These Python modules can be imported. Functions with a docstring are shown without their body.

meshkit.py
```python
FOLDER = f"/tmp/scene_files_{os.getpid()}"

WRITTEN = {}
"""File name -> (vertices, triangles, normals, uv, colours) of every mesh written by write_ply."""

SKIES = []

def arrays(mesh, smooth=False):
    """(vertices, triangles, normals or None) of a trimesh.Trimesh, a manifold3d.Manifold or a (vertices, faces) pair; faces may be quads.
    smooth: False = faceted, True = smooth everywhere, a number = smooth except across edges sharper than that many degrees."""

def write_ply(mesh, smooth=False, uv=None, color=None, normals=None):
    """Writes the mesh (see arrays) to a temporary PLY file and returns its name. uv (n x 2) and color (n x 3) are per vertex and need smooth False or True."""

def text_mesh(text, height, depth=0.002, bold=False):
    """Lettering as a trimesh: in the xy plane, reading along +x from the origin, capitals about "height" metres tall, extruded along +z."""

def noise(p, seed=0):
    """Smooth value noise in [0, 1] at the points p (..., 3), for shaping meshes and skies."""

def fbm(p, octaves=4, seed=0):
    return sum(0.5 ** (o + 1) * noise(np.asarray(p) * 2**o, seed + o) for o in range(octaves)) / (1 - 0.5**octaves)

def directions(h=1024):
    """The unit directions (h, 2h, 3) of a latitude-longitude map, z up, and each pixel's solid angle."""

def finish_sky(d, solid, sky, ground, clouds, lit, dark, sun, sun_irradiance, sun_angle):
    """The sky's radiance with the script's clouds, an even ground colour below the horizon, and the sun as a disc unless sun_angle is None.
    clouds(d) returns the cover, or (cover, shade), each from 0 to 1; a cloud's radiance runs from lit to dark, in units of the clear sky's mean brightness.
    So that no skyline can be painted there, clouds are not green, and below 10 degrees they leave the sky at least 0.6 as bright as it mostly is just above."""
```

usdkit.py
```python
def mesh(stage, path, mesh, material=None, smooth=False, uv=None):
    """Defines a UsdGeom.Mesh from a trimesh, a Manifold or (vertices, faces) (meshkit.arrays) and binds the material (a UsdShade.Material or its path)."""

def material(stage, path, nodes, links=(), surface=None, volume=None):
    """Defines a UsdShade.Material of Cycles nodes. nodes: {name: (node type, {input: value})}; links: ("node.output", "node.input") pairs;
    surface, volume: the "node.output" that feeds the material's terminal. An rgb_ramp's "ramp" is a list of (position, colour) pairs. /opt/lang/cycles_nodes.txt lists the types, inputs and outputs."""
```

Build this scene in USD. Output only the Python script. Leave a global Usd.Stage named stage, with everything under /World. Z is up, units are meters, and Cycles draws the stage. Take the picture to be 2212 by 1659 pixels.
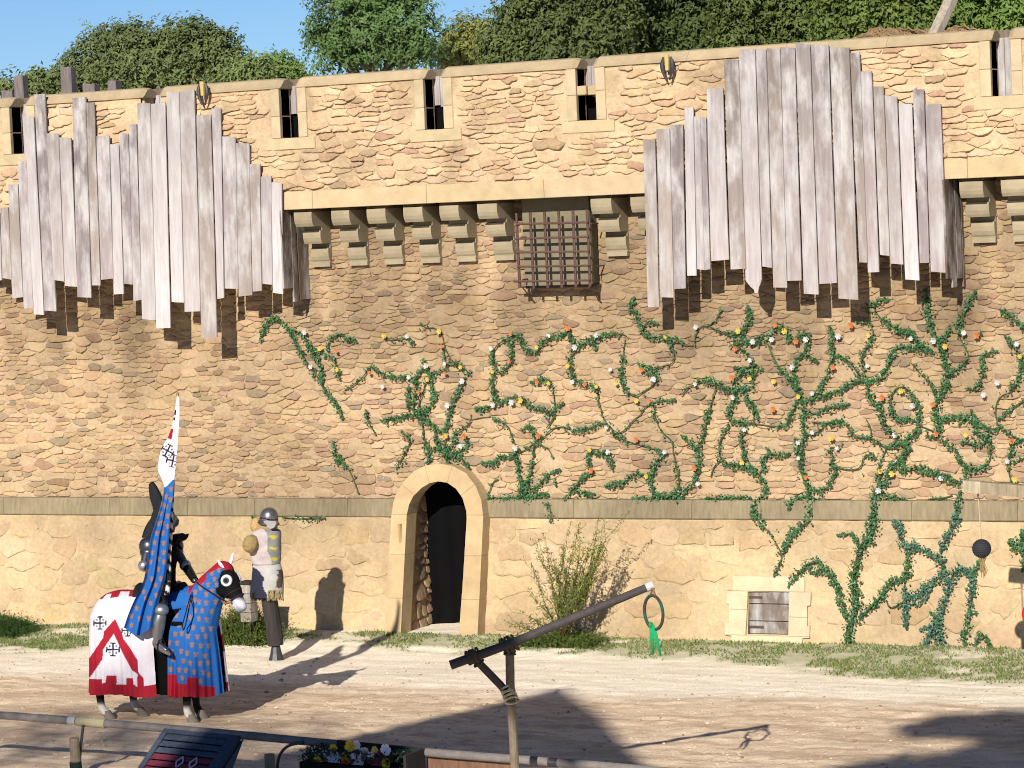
import math, numpy as np, trimesh, usdkit, meshkit
import manifold3d as m3
from pxr import Usd, UsdGeom, UsdLux, UsdShade, Gf, Sdf, Vt
from scipy.spatial import Voronoi, Delaunay
import shapely
from shapely.geometry import Polygon, Point, box as sbox, LineString, MultiPolygon
from meshkit import noise, fbm

stage = Usd.Stage.CreateInMemory()
UsdGeom.SetStageUpAxis(stage, UsdGeom.Tokens.z)
UsdGeom.SetStageMetersPerUnit(stage, 1.0)
UsdGeom.Xform.Define(stage, '/World'); UsdGeom.Scope.Define(stage, '/World/Looks')

# ------------------------------------------------------------------ camera, sky, sun, exposure
PSI, PIT, ROL, CX, CZ, DIST, FPX = .46802, .05715, -.04440, 19.7136, 6.2196, 39.0, 6500.0
Fw = np.array([-math.sin(PSI)*math.cos(PIT), math.cos(PSI)*math.cos(PIT), -math.sin(PIT)])
R0 = np.array([math.cos(PSI), math.sin(PSI), 0.0]); U0 = np.cross(R0, Fw)
Rt = R0*math.cos(ROL) + U0*math.sin(ROL); Up = -R0*math.sin(ROL) + U0*math.cos(ROL)
CAM = np.array([CX, -DIST, CZ])
cam = UsdGeom.Camera.Define(stage, '/World/camera')
M = np.eye(4); M[0,:3] = Rt; M[1,:3] = Up; M[2,:3] = -Fw; M[3,:3] = CAM
cam.AddTransformOp().Set(Gf.Matrix4d(*M.ravel()))
cam.CreateHorizontalApertureAttr(36.0); cam.CreateVerticalApertureAttr(27.0)
cam.CreateFocalLengthAttr(36.0*FPX/2212); cam.CreateClippingRangeAttr(Gf.Vec2f(.5, 3000))
EXPOSURE = 0.50
cam.CreateExposureAttr(EXPOSURE)
SUN = np.array([.14, -1.0, .50]); SUN /= np.linalg.norm(SUN)
dome = UsdLux.DomeLight.Define(stage, '/World/sky')
sky = usdkit.material(stage, '/World/Looks/sky_air', {
    's': ('sky_texture', {'sky_type': 'single_scattering', 'sun_disc': False, 'sun_elevation': float(math.asin(SUN[2])),
                          'sun_rotation': float(math.atan2(SUN[0], SUN[1])), 'air_density': 1.0, 'aerosol_density': 0.0, 'ozone_density': 6.0, 'altitude': 3000.0}),
    'b': ('background_shader', {'strength': 0.066})}, [('s.color', 'b.color')], surface='b.background')
UsdShade.MaterialBindingAPI.Apply(dome.GetPrim()).Bind(sky)
sun = UsdLux.DistantLight.Define(stage, '/World/sun')
zx = SUN; xx = np.cross([0,0,1], zx); xx /= np.linalg.norm(xx); yx = np.cross(zx, xx)
M = np.eye(4); M[0,:3] = xx; M[1,:3] = yx; M[2,:3] = zx
sun.AddTransformOp().Set(Gf.Matrix4d(*M.ravel()))
sun.CreateIntensityAttr(1.25); sun.CreateAngleAttr(.53); sun.CreateNormalizeAttr(True); sun.CreateColorAttr(Gf.Vec3f(1.0, .915, .795))
for o in (dome, sun):
    o.GetPrim().SetCustomDataByKey('kind', 'structure')

# ------------------------------------------------------------------ layout: a spot of the photograph (2212 wide) seen on a known plane
def ray(u, v): return Fw + Rt*(u-1106)/FPX - Up*(v-829.5)/FPX
def bk(u, v, y): d = ray(u, v); return CAM + d*(y-CAM[1])/d[1]
def bkx(u, v, x): d = ray(u, v); return CAM + d*(x-CAM[0])/d[0]
def bkz(u, v, z=0.0): d = ray(u, v); return CAM + d*(z-CAM[2])/d[2]
def px(X):
    d = np.asarray(X, float)-CAM; z = d@Fw
    return np.stack([1106+FPX*(d@Rt)/z, 829.5-FPX*(d@Up)/z], -1)
def bkf(u, v, fy):
    y = -.1
    for _ in range(12): q = bk(u, v, y); y = float(fy(q[2]))
    return bk(u, v, y)
def C(r, g, b, k=1.0):
    c = np.array([r, g, b])/255.0
    return np.where(c <= .04045, c/12.92, ((c+.055)/1.055)**2.4)*k*np.array([.95, 1.0, 1.10])

# ------------------------------------------------------------------ prims
used = {}
def numbered(path):
    n = used.get(path, 0); used[path] = n+1
    return path if n == 0 else f'{path}_{n:03d}'
def meta(p, label=None, cat=None, group=None, kind=None):
    p = p.GetPrim() if hasattr(p, 'GetPrim') else p
    for k, v in (('label', label), ('category', cat), ('group', group), ('kind', kind)):
        if v: p.SetCustomDataByKey(k, v)
    return p
def thing(name, label, cat, loc=(0,0,0), group=None, kind=None):
    path = numbered('/World/'+name); x = UsdGeom.Xform.Define(stage, path); x.AddTranslateOp().Set(Gf.Vec3d(*map(float, loc)))
    meta(x, label, cat, group, kind)
    return path, np.array(loc, float)
def obj(name, mesh, mat, parent=None, tone=None, smooth=False, label=None, cat=None, group=None, kind=None):
    """one Mesh prim; parent = (path, origin) of a thing, or of a part; vertices are given in world space"""
    base, org = parent if parent is not None else ('/World', np.zeros(3))
    path = numbered(f'{base}/{name}')
    if tone is not None:
        v, f, n = meshkit.arrays(mesh, smooth if smooth is True else False)
    else:
        v, f, n = meshkit.arrays(mesh, smooth)
    keep = np.unique(f)
    if len(keep) < len(v):
        if tone is not None and np.ndim(tone) == 2 and len(tone) == len(v): tone = np.asarray(tone)[keep]
        m_ = np.zeros(len(v), int); m_[keep] = np.arange(len(keep)); v, f = v[keep], m_[f]; n = None if n is None else n[keep]
    v = v-org
    if n is not None:
        mm = usdkit.mesh(stage, path, (v, f), MAT[mat])
        mm.CreateNormalsAttr(Vt.Vec3fArray.FromNumpy(n.astype(np.float32))); mm.SetNormalsInterpolation('vertex')
    else:
        mm = usdkit.mesh(stage, path, (v, f), MAT[mat])
    if tone is not None:
        tone = np.asarray(tone, np.float32)
        if tone.ndim == 1: tone = np.tile(tone, (len(v), 1))
        UsdGeom.PrimvarsAPI(mm).CreatePrimvar('tone', Sdf.ValueTypeNames.Color3fArray, 'vertex').Set(Vt.Vec3fArray.FromNumpy(tone))
    meta(mm, label, cat, group, kind)
    return path, org
def cat_(ms):
    vs, fs, o = [], [], 0
    for v, f in ms:
        f = np.asarray(f)
        if f.shape[1] == 4: f = np.vstack([f[:, [0,1,2]], f[:, [0,2,3]]])
        vs.append(v); fs.append(f+o); o += len(v)
    return np.vstack(vs), np.vstack(fs)
def tm(m): return np.array(m.vertices), np.array(m.faces)
def bx(x0, x1, y0, y1, z0, z1, ch=0.0):
    """box, with its edges chamfered by ch"""
    if ch:
        s = []
        for dx in (0, 1):
            for dy in (0, 1):
                for dz in (0, 1):
                    c = np.array([(x0, x1)[dx], (y0, y1)[dy], (z0, z1)[dz]], float); sg = np.array([1-2*dx, 1-2*dy, 1-2*dz])*ch
                    s += [c+sg*[0,1,1], c+sg*[1,0,1], c+sg*[1,1,0]]
        h = trimesh.convex.convex_hull(np.array(s)); return tm(h)
    m = trimesh.creation.box(bounds=[[x0,y0,z0],[x1,y1,z1]]); return tm(m)
def hull(pts): return tm(trimesh.convex.convex_hull(np.asarray(pts, float)))
def frame(d):
    d = d/np.linalg.norm(d); a = np.array([0,0,1.]) if abs(d[2]) < .9 else np.array([1.,0,0])
    s = np.cross(d, a); s /= np.linalg.norm(s); return s, np.cross(s, d)
def tube(pts, rad, n=7, cap=True, wob=0, seed=0):
    pts = np.asarray(pts, float); k = len(pts); rad = np.broadcast_to(rad, k)
    t = np.gradient(pts, axis=0); s, b = frame(t[0]); V = []
    rs = np.random.RandomState(seed)
    for i in range(k):
        d = t[i]/max(np.linalg.norm(t[i]), 1e-9); s = s-d*(s@d); s /= np.linalg.norm(s); b = np.cross(d, s)
        a = np.arange(n)*2*np.pi/n
        r = rad[i]*(1+wob*(rs.rand(n)-.5))
        V.append(pts[i]+np.outer(np.cos(a)*r, s)+np.outer(np.sin(a)*r, b))
    V = np.vstack(V); F = []
    for i in range(k-1):
        for j in range(n):
            a, c = i*n+j, i*n+(j+1) % n
            F += [[a, c, c+n], [a, c+n, a+n]]
    if cap:
        V = np.vstack([V, pts[0], pts[-1]]); e = len(V)
        for j in range(n):
            F += [[e-2, (j+1) % n, j], [e-1, (k-1)*n+j, (k-1)*n+(j+1) % n]]
    return V, np.array(F)
def smoothline(p, step):
    """Catmull-Rom through points, resampled at about step"""
    p = np.asarray(p, float)
    if len(p) < 3:
        n = max(2, int(np.linalg.norm(p[-1]-p[0])/step)); return np.linspace(p[0], p[-1], n)
    q = np.vstack([2*p[0]-p[1], p, 2*p[-1]-p[-2]]); out = []
    for i in range(1, len(q)-2):
        n = max(1, int(np.linalg.norm(q[i+1]-q[i])/step)); t = np.linspace(0, 1, n, endpoint=False)[:, None]
        out.append(.5*(2*q[i]+(q[i+1]-q[i-1])*t+(2*q[i-1]-5*q[i]+4*q[i+1]-q[i+2])*t**2+(3*q[i]-q[i-1]-3*q[i+1]+q[i+2])*t**3))
    return np.vstack(out+[p[-1:]])
def extrude_y(poly, y0, y1):
    """shapely polygon in (x, z), from y0 (front) to y1"""
    if hasattr(poly, 'geoms'): return cat_([extrude_y(g, y0, y1) for g in poly.geoms if g.geom_type == 'Polygon' and g.area > 1e-5])
    m = trimesh.creation.extrude_polygon(poly, y1-y0, engine='earcut'); v = np.array(m.vertices)
    return np.stack([v[:,0], y0+v[:,2], v[:,1]], 1), np.array(m.faces)[:, ::-1]
def loft(secs, close=True, cap=True):
    secs = np.asarray(secs); k, n, _ = secs.shape; V = secs.reshape(-1, 3); F = []
    for i in range(k-1):
        for j in range(n if close else n-1):
            a, b = i*n+j, i*n+(j+1) % n; F += [[a, b, b+n], [a, b+n, a+n]]
    if cap and close:
        V = np.vstack([V, secs[0].mean(0), secs[-1].mean(0)]); e = len(V)
        for j in range(n): F += [[e-2, (j+1) % n, j], [e-1, (k-1)*n+j, (k-1)*n+(j+1) % n]]
    return V, np.array(F)
def flip(m): return m[0], np.asarray(m[1])[:, ::-1]
def leaves(P, N, size, rs, aspect=.55, fold=.25):
    """one folded diamond per point: P positions, N rough facing"""
    n = len(P); N = N+rs.normal(0, .55, (n, 3)); N /= np.linalg.norm(N, axis=1, keepdims=True)
    a = rs.normal(0, 1, (n, 3)); a -= N*(a*N).sum(1, keepdims=True); a /= np.linalg.norm(a, axis=1, keepdims=True); b = np.cross(N, a)
    L = np.broadcast_to(size, n)[:, None]*(.7+.6*rs.rand(n, 1)); W = L*aspect
    v = np.stack([P-a*L*.5, P+b*W*.5+N*L*fold*.4-a*L*.05, P+a*L*.5, P-b*W*.5+N*L*fold*.4-a*L*.05], 1).reshape(-1, 3)
    i = np.arange(n)[:, None]*4
    return v, np.vstack([i+[[0,1,2]], i+[[0,2,3]]])

# ------------------------------------------------------------------ materials
MAT = {}
def mat(name, col=None, rough=.85, var=.25, scale=6, bump=.3, bscale=40, bdist=.01, spec=.3, metal=0, stretch=None, trans=0, tint2=None, coarse=None, isl=0, detail=5, stretch3=None):
    """col None = the mesh's own tone; var = strength of fine light-dark grain; isl = tone change from one loose piece to the next"""
    n, l = {}, []
    n['g'] = ('geometry', {})
    n['m'] = ('mapping', {'scale': stretch or (1,1,1)}); l.append(('g.position', 'm.vector'))
    n['n1'] = ('noise_texture', {'scale': scale, 'detail': detail, 'roughness': .62}); l.append(('m.vector', 'n1.vector'))
    n['r1'] = ('map_range', {'from_min': .25, 'from_max': .75, 'to_min': 1-var, 'to_max': 1+var*.75}); l.append(('n1.fac', 'r1.value'))
    if col is None:
        n['c'] = ('attribute', {'attribute': 'tone'}); cur = 'c.color'
    else:
        n['c'] = ('color', {'value': tuple(col)}); cur = 'c.color'
    if tint2 is not None:
        n['n3'] = ('noise_texture', {'scale': coarse or 1.2, 'detail': 4, 'roughness': .6}); n['m3'] = ('mapping', {'scale': stretch3 or stretch or (1,1,1)}); l += [('g.position', 'm3.vector'), ('m3.vector', 'n3.vector')]
        n['r3'] = ('map_range', {'from_min': .42, 'from_max': .66, 'to_min': 0, 'to_max': 1, 'clamp': True}); l.append(('n3.fac', 'r3.value'))
        n['x3'] = ('mix_color', {'b': tuple(tint2)}); l += [('r3.result', 'x3.fac'), (cur, 'x3.a')]; cur = 'x3.result'
    n['k'] = ('mix_color', {'blend_type': 'multiply', 'fac': 1.0, 'use_clamp': False}); l += [(cur, 'k.a'), ('r1.result', 'k.b')]; cur = 'k.result'
    if isl:
        n['ri'] = ('map_range', {'from_min': 0, 'from_max': 1, 'to_min': 1-isl, 'to_max': 1+isl}); l.append(('g.random_per_island', 'ri.value'))
        n['ki'] = ('mix_color', {'blend_type': 'multiply', 'fac': 1.0}); l += [(cur, 'ki.a'), ('ri.result', 'ki.b')]; cur = 'ki.result'
    n['p'] = ('principled_bsdf', {'roughness': rough, 'metallic': metal, 'specular_ior_level': spec}); l.append((cur, 'p.base_color'))
    surf = 'p.BSDF'
    if bump:
        n['n2'] = ('noise_texture', {'scale': bscale, 'detail': 5, 'roughness': .65}); l.append(('m.vector', 'n2.vector'))
        n['b'] = ('bump', {'strength': bump, 'distance': bdist}); l += [('n2.fac', 'b.height'), ('b.normal', 'p.normal')]
    if trans:
        n['t'] = ('translucent_bsdf', {}); l.append((cur, 't.color'))
        n['mx'] = ('mix_closure', {'fac': trans}); l += [('p.BSDF', 'mx.closure1'), ('t.BSDF', 'mx.closure2')]; surf = 'mx.closure'
    MAT[name] = usdkit.material(stage, '/World/Looks/'+name, n, l, surface=surf)
mat('rubble', None, .94, .20, 16, .75, 20, .030, .12, detail=7)
mat('dressed', None, .92, .18, 5, .4, 30, .012, .15, detail=7)
mat('streaked', None, .9, .30, 9, .3, 60, .006, .2, stretch=(2.2, 2.2, .35))
mat('sand', None, .97, .20, 26, .8, 34, .03, .1)
mat('grey_plank', None, .88, .24, 7, .4, 26, .005, .15, stretch=(3.4, 3.4, .30), stretch3=(1.9, 1.9, .75), tint2=C(212,205,198,.62), coarse=2.6, detail=8)
mat('old_wood', None, .85, .4, 8, .5, 40, .006, .25, stretch=(3, 3, .5))
mat('log', None, .8, .3, 12, .5, 30, .006, .3)
mat('black_cloth', C(10,10,11), .95, .2, 5, .1, 20, .005, .1)
mat('iron', C(104,74,64,.62), .7, .35, 30, .4, 80, .003, .4)
mat('dark_iron', C(48,48,52), .5, .3, 30, .3, 60, .004, .5)
mat('steel', C(150,150,152), .34, .35, 12, .15, 40, .003, .5, metal=.9)
mat('dull_steel', C(96,96,100), .45, .35, 12, .2, 40, .003, .5, metal=.8)
mat('cloth', None, .85, .06, 30, .12, 300, .001, .15)
mat('leaf', None, .6, .3, 3, 0, 1, 0, .3, trans=.3, isl=.35)
mat('ivy', None, .45, .15, 9, 0, 1, 0, .4, trans=.12, isl=.35)
mat('petal', None, .6, .08, 20, 0, 1, 0, .3, trans=.2)
mat('bark', None, .9, .3, 8, .6, 20, .02, .1)
mat('grass', None, .7, .2, 4, 0, 1, 0, .2, trans=.3, isl=.4)
mat('plain', None, .8, .12, 20, .2, 60, .003, .25)
mat('straw', None, .85, .3, 40, .5, 120, .005, .2)
mat('rope', None, .9, .3, 60, .6, 200, .003, .1)
# ================================================================== THE SETTING
rs = np.random.RandomState(7)
YP = -.64                       # front of the parapet
Z_OV = float(np.mean([bk(612,452,YP)[2], bk(950,437,YP)[2], bk(1390,419,YP)[2], bk(2042,389,YP)[2]]))
Z_CB = float(np.mean([bk(640,190,YP)[2], bk(950,166,YP)[2], bk(1280,141,YP)[2], bk(2140,92,YP)[2]]))
Z_L0, Z_L1 = 1.77, 2.04
def wall_y(z): return 0.0 if z > Z_L1 else (-.07 if z > Z_L0 else -.09-.17*(Z_L0-z))
wy = np.vectorize(wall_y)
def door_y(z): return -.62+.17*z
XL, XR = -13.5, 11.0            # ends of the wall

# ---- ground
def axis(a, b, step, far):
    core = np.arange(a, b+1e-6, step); out = [core]; s, lo, hi = step, a, b; L, H = [], []
    while lo > -far: s *= 1.5; lo -= s; L.append(lo)
    s = step
    while hi < far: s *= 1.5; hi += s; H.append(hi)
    return np.concatenate([L[::-1], core, H])
gx, gy = axis(-10, 9.5, .06, 500), axis(-13.5, .1, .05, 500)
GX, GY = np.meshgrid(gx, gy)
P2 = np.stack([GX, GY, 0*GX], -1)
def turf(x, y):
    """0 bare sand .. 1 grass: the strip at the foot of the wall"""
    q = np.stack([x*.55, y*.9, 0*x], -1); n = fbm(q, 4, 3); n2 = fbm(np.stack([x*5, y*4, 0*x], -1), 3, 9)
    outer = -1.75-.55*np.clip((x-1)/6, 0, 1)-.5*np.clip((x-5)/2, 0, 1)+.55*np.clip((-x-.2)/2, 0, 1)*(x > -4)-1.2*np.clip((-x-4.2)/3, 0, 1)
    edge = np.clip((y-outer)/.9+1.4*(n-.5)+.3, 0, 1)*np.clip((-.42-y)/.12, 0, 1)
    bare = np.clip((fbm(np.stack([x*1.1+4, y*2.0, 0*x], -1), 4, 21)-.56)*7, 0, 1)*.9
    return np.clip(edge*1.4-bare+.9*(n2-.5)*np.clip(edge*3, 0, 1), 0, 1)*(y > -4.6)*(y < -.3)
T = turf(GX, GY)
H = .035*fbm(P2*[2.2, 3.2, 1], 3, 5)+.045*fbm(P2*[5, 6, 1], 4, 6)*np.clip((-2.4-GY)/2, .3, 1)-.03+.02*T
H += .10*np.clip((GY+1.8)/1.2, 0, 1)
near = (np.abs(GX) < 14) & (GY > -20) & (GY < 1)
H = np.where(near, H, 0.0)
pale = np.clip((GY+4.9+1.2*(fbm(P2*[.5, .8, 1], 3, 12)-.5))/.8, 0, 1)
rake = fbm(P2*[.9, 9, 1], 3, 14)
spot = np.clip(np.clip((fbm(P2*[6, 12, 1], 3, 17)-.60)*9, 0, 1)+.8*np.clip((fbm(P2*[.8, 5, 1], 4, 18)-.53)*8, 0, 1), 0, 1)
cs = C(250,234,206,.98); cb = C(236,208,172,.94); cd = C(196,158,122,.8); cg = C(150,156,92,.7)
col = cb+(cs-cb)*pale[..., None]
col = col*(.80+.40*rake[..., None])
col = col+(cd-col)*(spot*(.55-.45*pale))[..., None]
col = col+(cg-col)*np.clip(T*.6, 0, 1)[..., None]
gv = np.stack([GX, GY, H], -1).reshape(-1, 3); ny, nx = GX.shape
ii = (np.arange(ny-1)[:, None]*nx+np.arange(nx-1)).ravel()
obj('ground', (gv, np.stack([ii, ii+1, ii+nx+1, ii+nx], 1)), 'sand', tone=col.reshape(-1, 3), smooth=True, kind='structure',
    label='pale trampled sand of the tilting yard below the castle wall', cat='ground')
def ground_z(x, y):
    i = np.clip(np.searchsorted(gx, x), 0, nx-1); j = np.clip(np.searchsorted(gy, y), 0, ny-1); return H[j, i]

# ---- grass blades of the strip
n = 150000; x = rs.uniform(-9.7, 9, n); y = rs.uniform(-4.6, -.35, n); k = (turf(x, y) > .45+.8*rs.rand(n)) & (fbm(np.stack([x*3.2, y*3.2, 0*x], -1), 3, 77) > .37); x, y = x[k][:60000], y[k][:60000]; n = len(x)
h = rs.uniform(.018, .055, n)*(.6+.8*fbm(np.stack([x, y, 0*x], -1)*1.3, 2, 31)); a = rs.rand(n)*6.28; w = rs.uniform(.006, .012, n)
b = np.stack([x, y, ground_z(x, y)-.005], 1); d = np.stack([np.cos(a)*w, np.sin(a)*w, 0*w], 1)
t = b+np.stack([rs.normal(0, .02, n), rs.normal(0, .02, n), h], 1)
gt = np.where((rs.rand(n) < .22)[:, None], C(200,190,124,.9), C(132,156,78,.95))*(.8+.5*rs.rand(n, 1))
obj('grass', (np.stack([b-d, b+d, t], 1).reshape(-1, 3), np.arange(3*n).reshape(-1, 3)), 'grass', tone=np.repeat(gt, 3, 0), kind='stuff',
    label='thin short grass growing along the foot of the castle wall', cat='grass')

# ---- clods and small stones kicked up on the sand
n = 2600; x = rs.uniform(-9.5, 9, n); y = -11.5+9.2*rs.rand(n)**.8; s_ = rs.uniform(.004, .014, n)*(1+1.0*(rs.rand(n) < .06)); z = ground_z(x, y)
ico = trimesh.creation.icosphere(1); iv, if_ = np.array(ico.vertices), np.array(ico.faces)
V = (iv[None]*(1+.5*(rs.rand(n, len(iv), 1)-.5)))*s_[:, None, None]*[1.3, 1.1, .7]+np.stack([x, y, z+s_*.25], 1)[:, None]
F = (if_[None]+np.arange(n)[:, None, None]*len(iv)).reshape(-1, 3)
tc = np.where((rs.rand(n) < .3)[:, None], C(186,156,124,.8), C(232,206,172,.9))*rs.uniform(.7, 1.05, (n, 1))
obj('sand_clods', (V.reshape(-1, 3), F), 'sand', tone=np.repeat(tc, len(iv), 0), kind='stuff', label='small clods and pebbles strewn over the trampled sand', cat='clods')
# ---- stains of the masonry: dirt with a shape of its own
def stain(x, z):
    x, z = np.asarray(x, float), np.asarray(z, float); q = np.stack([x, z, 0*x], -1)
    broad = fbm(q*[.45, .55, 1], 4, 41); fine = fbm(q*[2.4, 2.0, 1], 3, 42); run = fbm(q*[2.6, .22, 1], 3, 43)
    d = 1-.20*np.clip((broad-.42)*4, 0, 1)-.12*np.clip((fine-.5)*4, 0, 1)
    up = np.clip((z-3.3)/1.2, 0, 1)*(z < 6.3)
    d *= 1-.24*up*np.clip((run-.30)*3.2, 0, 1)
    for sx, sz, sw, sh, am in ((-6.6,4.3,.5,.9,.30), (6.9,4.6,.35,1.2,.35), (2.9,4.7,.45,1.0,.25), (-1.0,4.6,1.5,.5,.15)):
        d *= 1-am*np.exp(-((x-sx)/sw)**2-((z-sz)/sh)**2)
    low = np.clip((z-1.15)/.5, 0, 1)*(z < 1.78); d *= 1-.20*low*np.clip((run-.3)*3, 0, 1)
    par = (z > 6.3)
    for sx, am in ((-.45,.30), (1.75,.30), (-3.0,.25), (6.95,.2), (-5.2,.2)):
        d *= 1-par*am*np.exp(-((x-sx)/.20)**2)*np.clip((7.45-z)/.3, 0, 1)*np.clip((fine-.3)*3, 0, 1)
    d *= 1-par*.20*np.clip((z-7.55)/.4, 0, 1)*np.clip((fine-.42)*4, 0, 1)
    return d
# ---- the wall
wall = thing('castle_wall', 'long rubble stone castle wall with battlements, corbels and an arched doorway', 'castle wall')
STONES = []
def voronoi_stones(x0, x1, z0, z1, hh, ww, big, gap, rnd, seed, keep=None):
    r = np.random.RandomState(seed); pts = []; z = z0-.3
    while z < z1+.3:
        h = r.uniform(*hh); x = x0-1+r.rand()*.3
        while x < x1+1:
            w = r.uniform(*ww)*(1+.5*(r.rand() < .12)); pts.append((x+w/2, z+h/2+r.normal(0, h*.17))); x += w
        z += h
    pts = np.array(pts); sc = np.array([np.mean(hh)/np.mean(ww)*1.15, 1.0])
    dead = np.zeros(len(pts), bool)
    for i in r.choice(len(pts), int(len(pts)*big), replace=False):
        if dead[i]: continue
        dd = np.hypot(*((pts-pts[i])*sc).T); m = (dd < np.mean(hh)*r.uniform(1.1, 1.75)); m[i] = False; dead |= m
    pts = pts[~dead]; vor = Voronoi(pts*sc); out = []; clip = sbox(x0, z0, x1, z1)
    for reg in vor.point_region:
        reg = vor.regions[reg]
        if -1 in reg or len(reg) < 3: continue
        pg = Polygon(vor.vertices[reg]/sc).intersection(clip)
        if pg.is_empty or pg.geom_type != 'Polygon': continue
        g = gap*r.uniform(.5, 1.6); q = pg.buffer(-g-rnd).buffer(rnd)
        if q.is_empty or q.geom_type != 'Polygon' or q.area < .0012: continue
        if keep is not None and not keep(q): continue
        out.append(q)
    return out
def add_stones(polys, parent, fy, proud, palette, r, skip=.0, N=14, mapf=None, jitter=.12):
    for q in polys:
        if r.rand() < skip and q.area < .04: continue
        L = q.exterior.length; pts = np.array([q.exterior.interpolate((i+.3*r.rand())/N*L).coords[0] for i in range(N)])
        if not q.exterior.is_ccw: pts = pts[::-1]
        c = pts.mean(0); sz = math.sqrt(q.area)
        pts = c+(pts-c)*(1+r.normal(0, jitter*.6, (N, 1)))
        pr = r.uniform(*proud)*min(1.25, .55+sz*2.2)
        hh = max(.02, (pts[:,1].max()-pts[:,1].min())/2); under = r.uniform(.1, 1.0)
        inn = c+(pts-c)*r.uniform(.74, .90, (N, 1))+r.normal(0, .012, 2)*sz
        tx = r.normal(0, .18)/sz
        def lay(p2, dep): return np.stack([p2[:,0], fy(p2[:,1])-dep*(1-under*(p2[:,1]-c[1])/hh)-pr*tx*(p2[:,0]-c[0])*(dep > 0), p2[:,1]], 1)
        V = np.vstack([lay(pts, np.full(N, -.008)), lay(pts, pr*r.uniform(.45, .85, N)), lay(inn, pr*r.uniform(.85, 1.12, N)), lay(c[None], np.array([pr*1.04]))])
        if mapf is not None: V = mapf(V)
        i = np.arange(N); j = (i+1) % N; F = []
        for a in (0, N): F += [np.stack([a+i, a+j, a+N+j], 1), np.stack([a+i, a+N+j, a+N+i], 1)]
        F.append(np.stack([2*N+i, 2*N+j, np.full(N, 3*N)], 1))
        w = np.array([p[0] for p in palette]); t = palette[r.choice(len(palette), p=w/w.sum())][1]*r.uniform(.88, 1.1)*np.array([1, r.uniform(.97,1.03), r.uniform(.94,1.06)])
        STONES.append((parent, V, np.vstack(F), t, q.area))
K_ = .66                        # albedo of the pale limestone mortar and stones, against the sunlit look
mort = C(224,192,150,K_)*.92
pal_main = [(9, C(226,190,142,K_)), (5, C(220,182,136,K_)), (3, C(232,200,154,K_)), (2.2, C(206,164,128,K_*.94)), (1.8, C(186,160,126,K_*.86)), (1.5, C(196,152,122,K_*.86)), (1.2, C(168,154,130,K_*.80)), (.8, C(178,136,110,K_*.8))]
pal_par = [(8, C(240,206,158,K_*1.04)), (4, C(236,200,154,K_)), (2, C(230,190,150,K_)), (.6, C(206,160,132,K_*.92)), (.9, C(206,180,138,K_*.86)), (3, C(244,214,168,K_*1.04))]
pal_main = [(w, (.58*c+.42*C(224,190,148,K_))*.90) for w, c in pal_main]
pal_par = [(w, .6*c+.4*C(238,202,154,K_)) for w, c in pal_par]
pal_par = [(w, c*[.95,.94,.97]) for w, c in pal_par]
pal_low = [(8, C(236,202,154,K_)), (4, C(230,192,144,K_)), (2, C(222,186,144,K_)), (.4, C(212,184,144,K_*.95)), (3, C(240,210,164,K_))]
pal_low = [(w, (.5*c+.5*C(234,202,154,K_))*.95) for w, c in pal_low]
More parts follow.
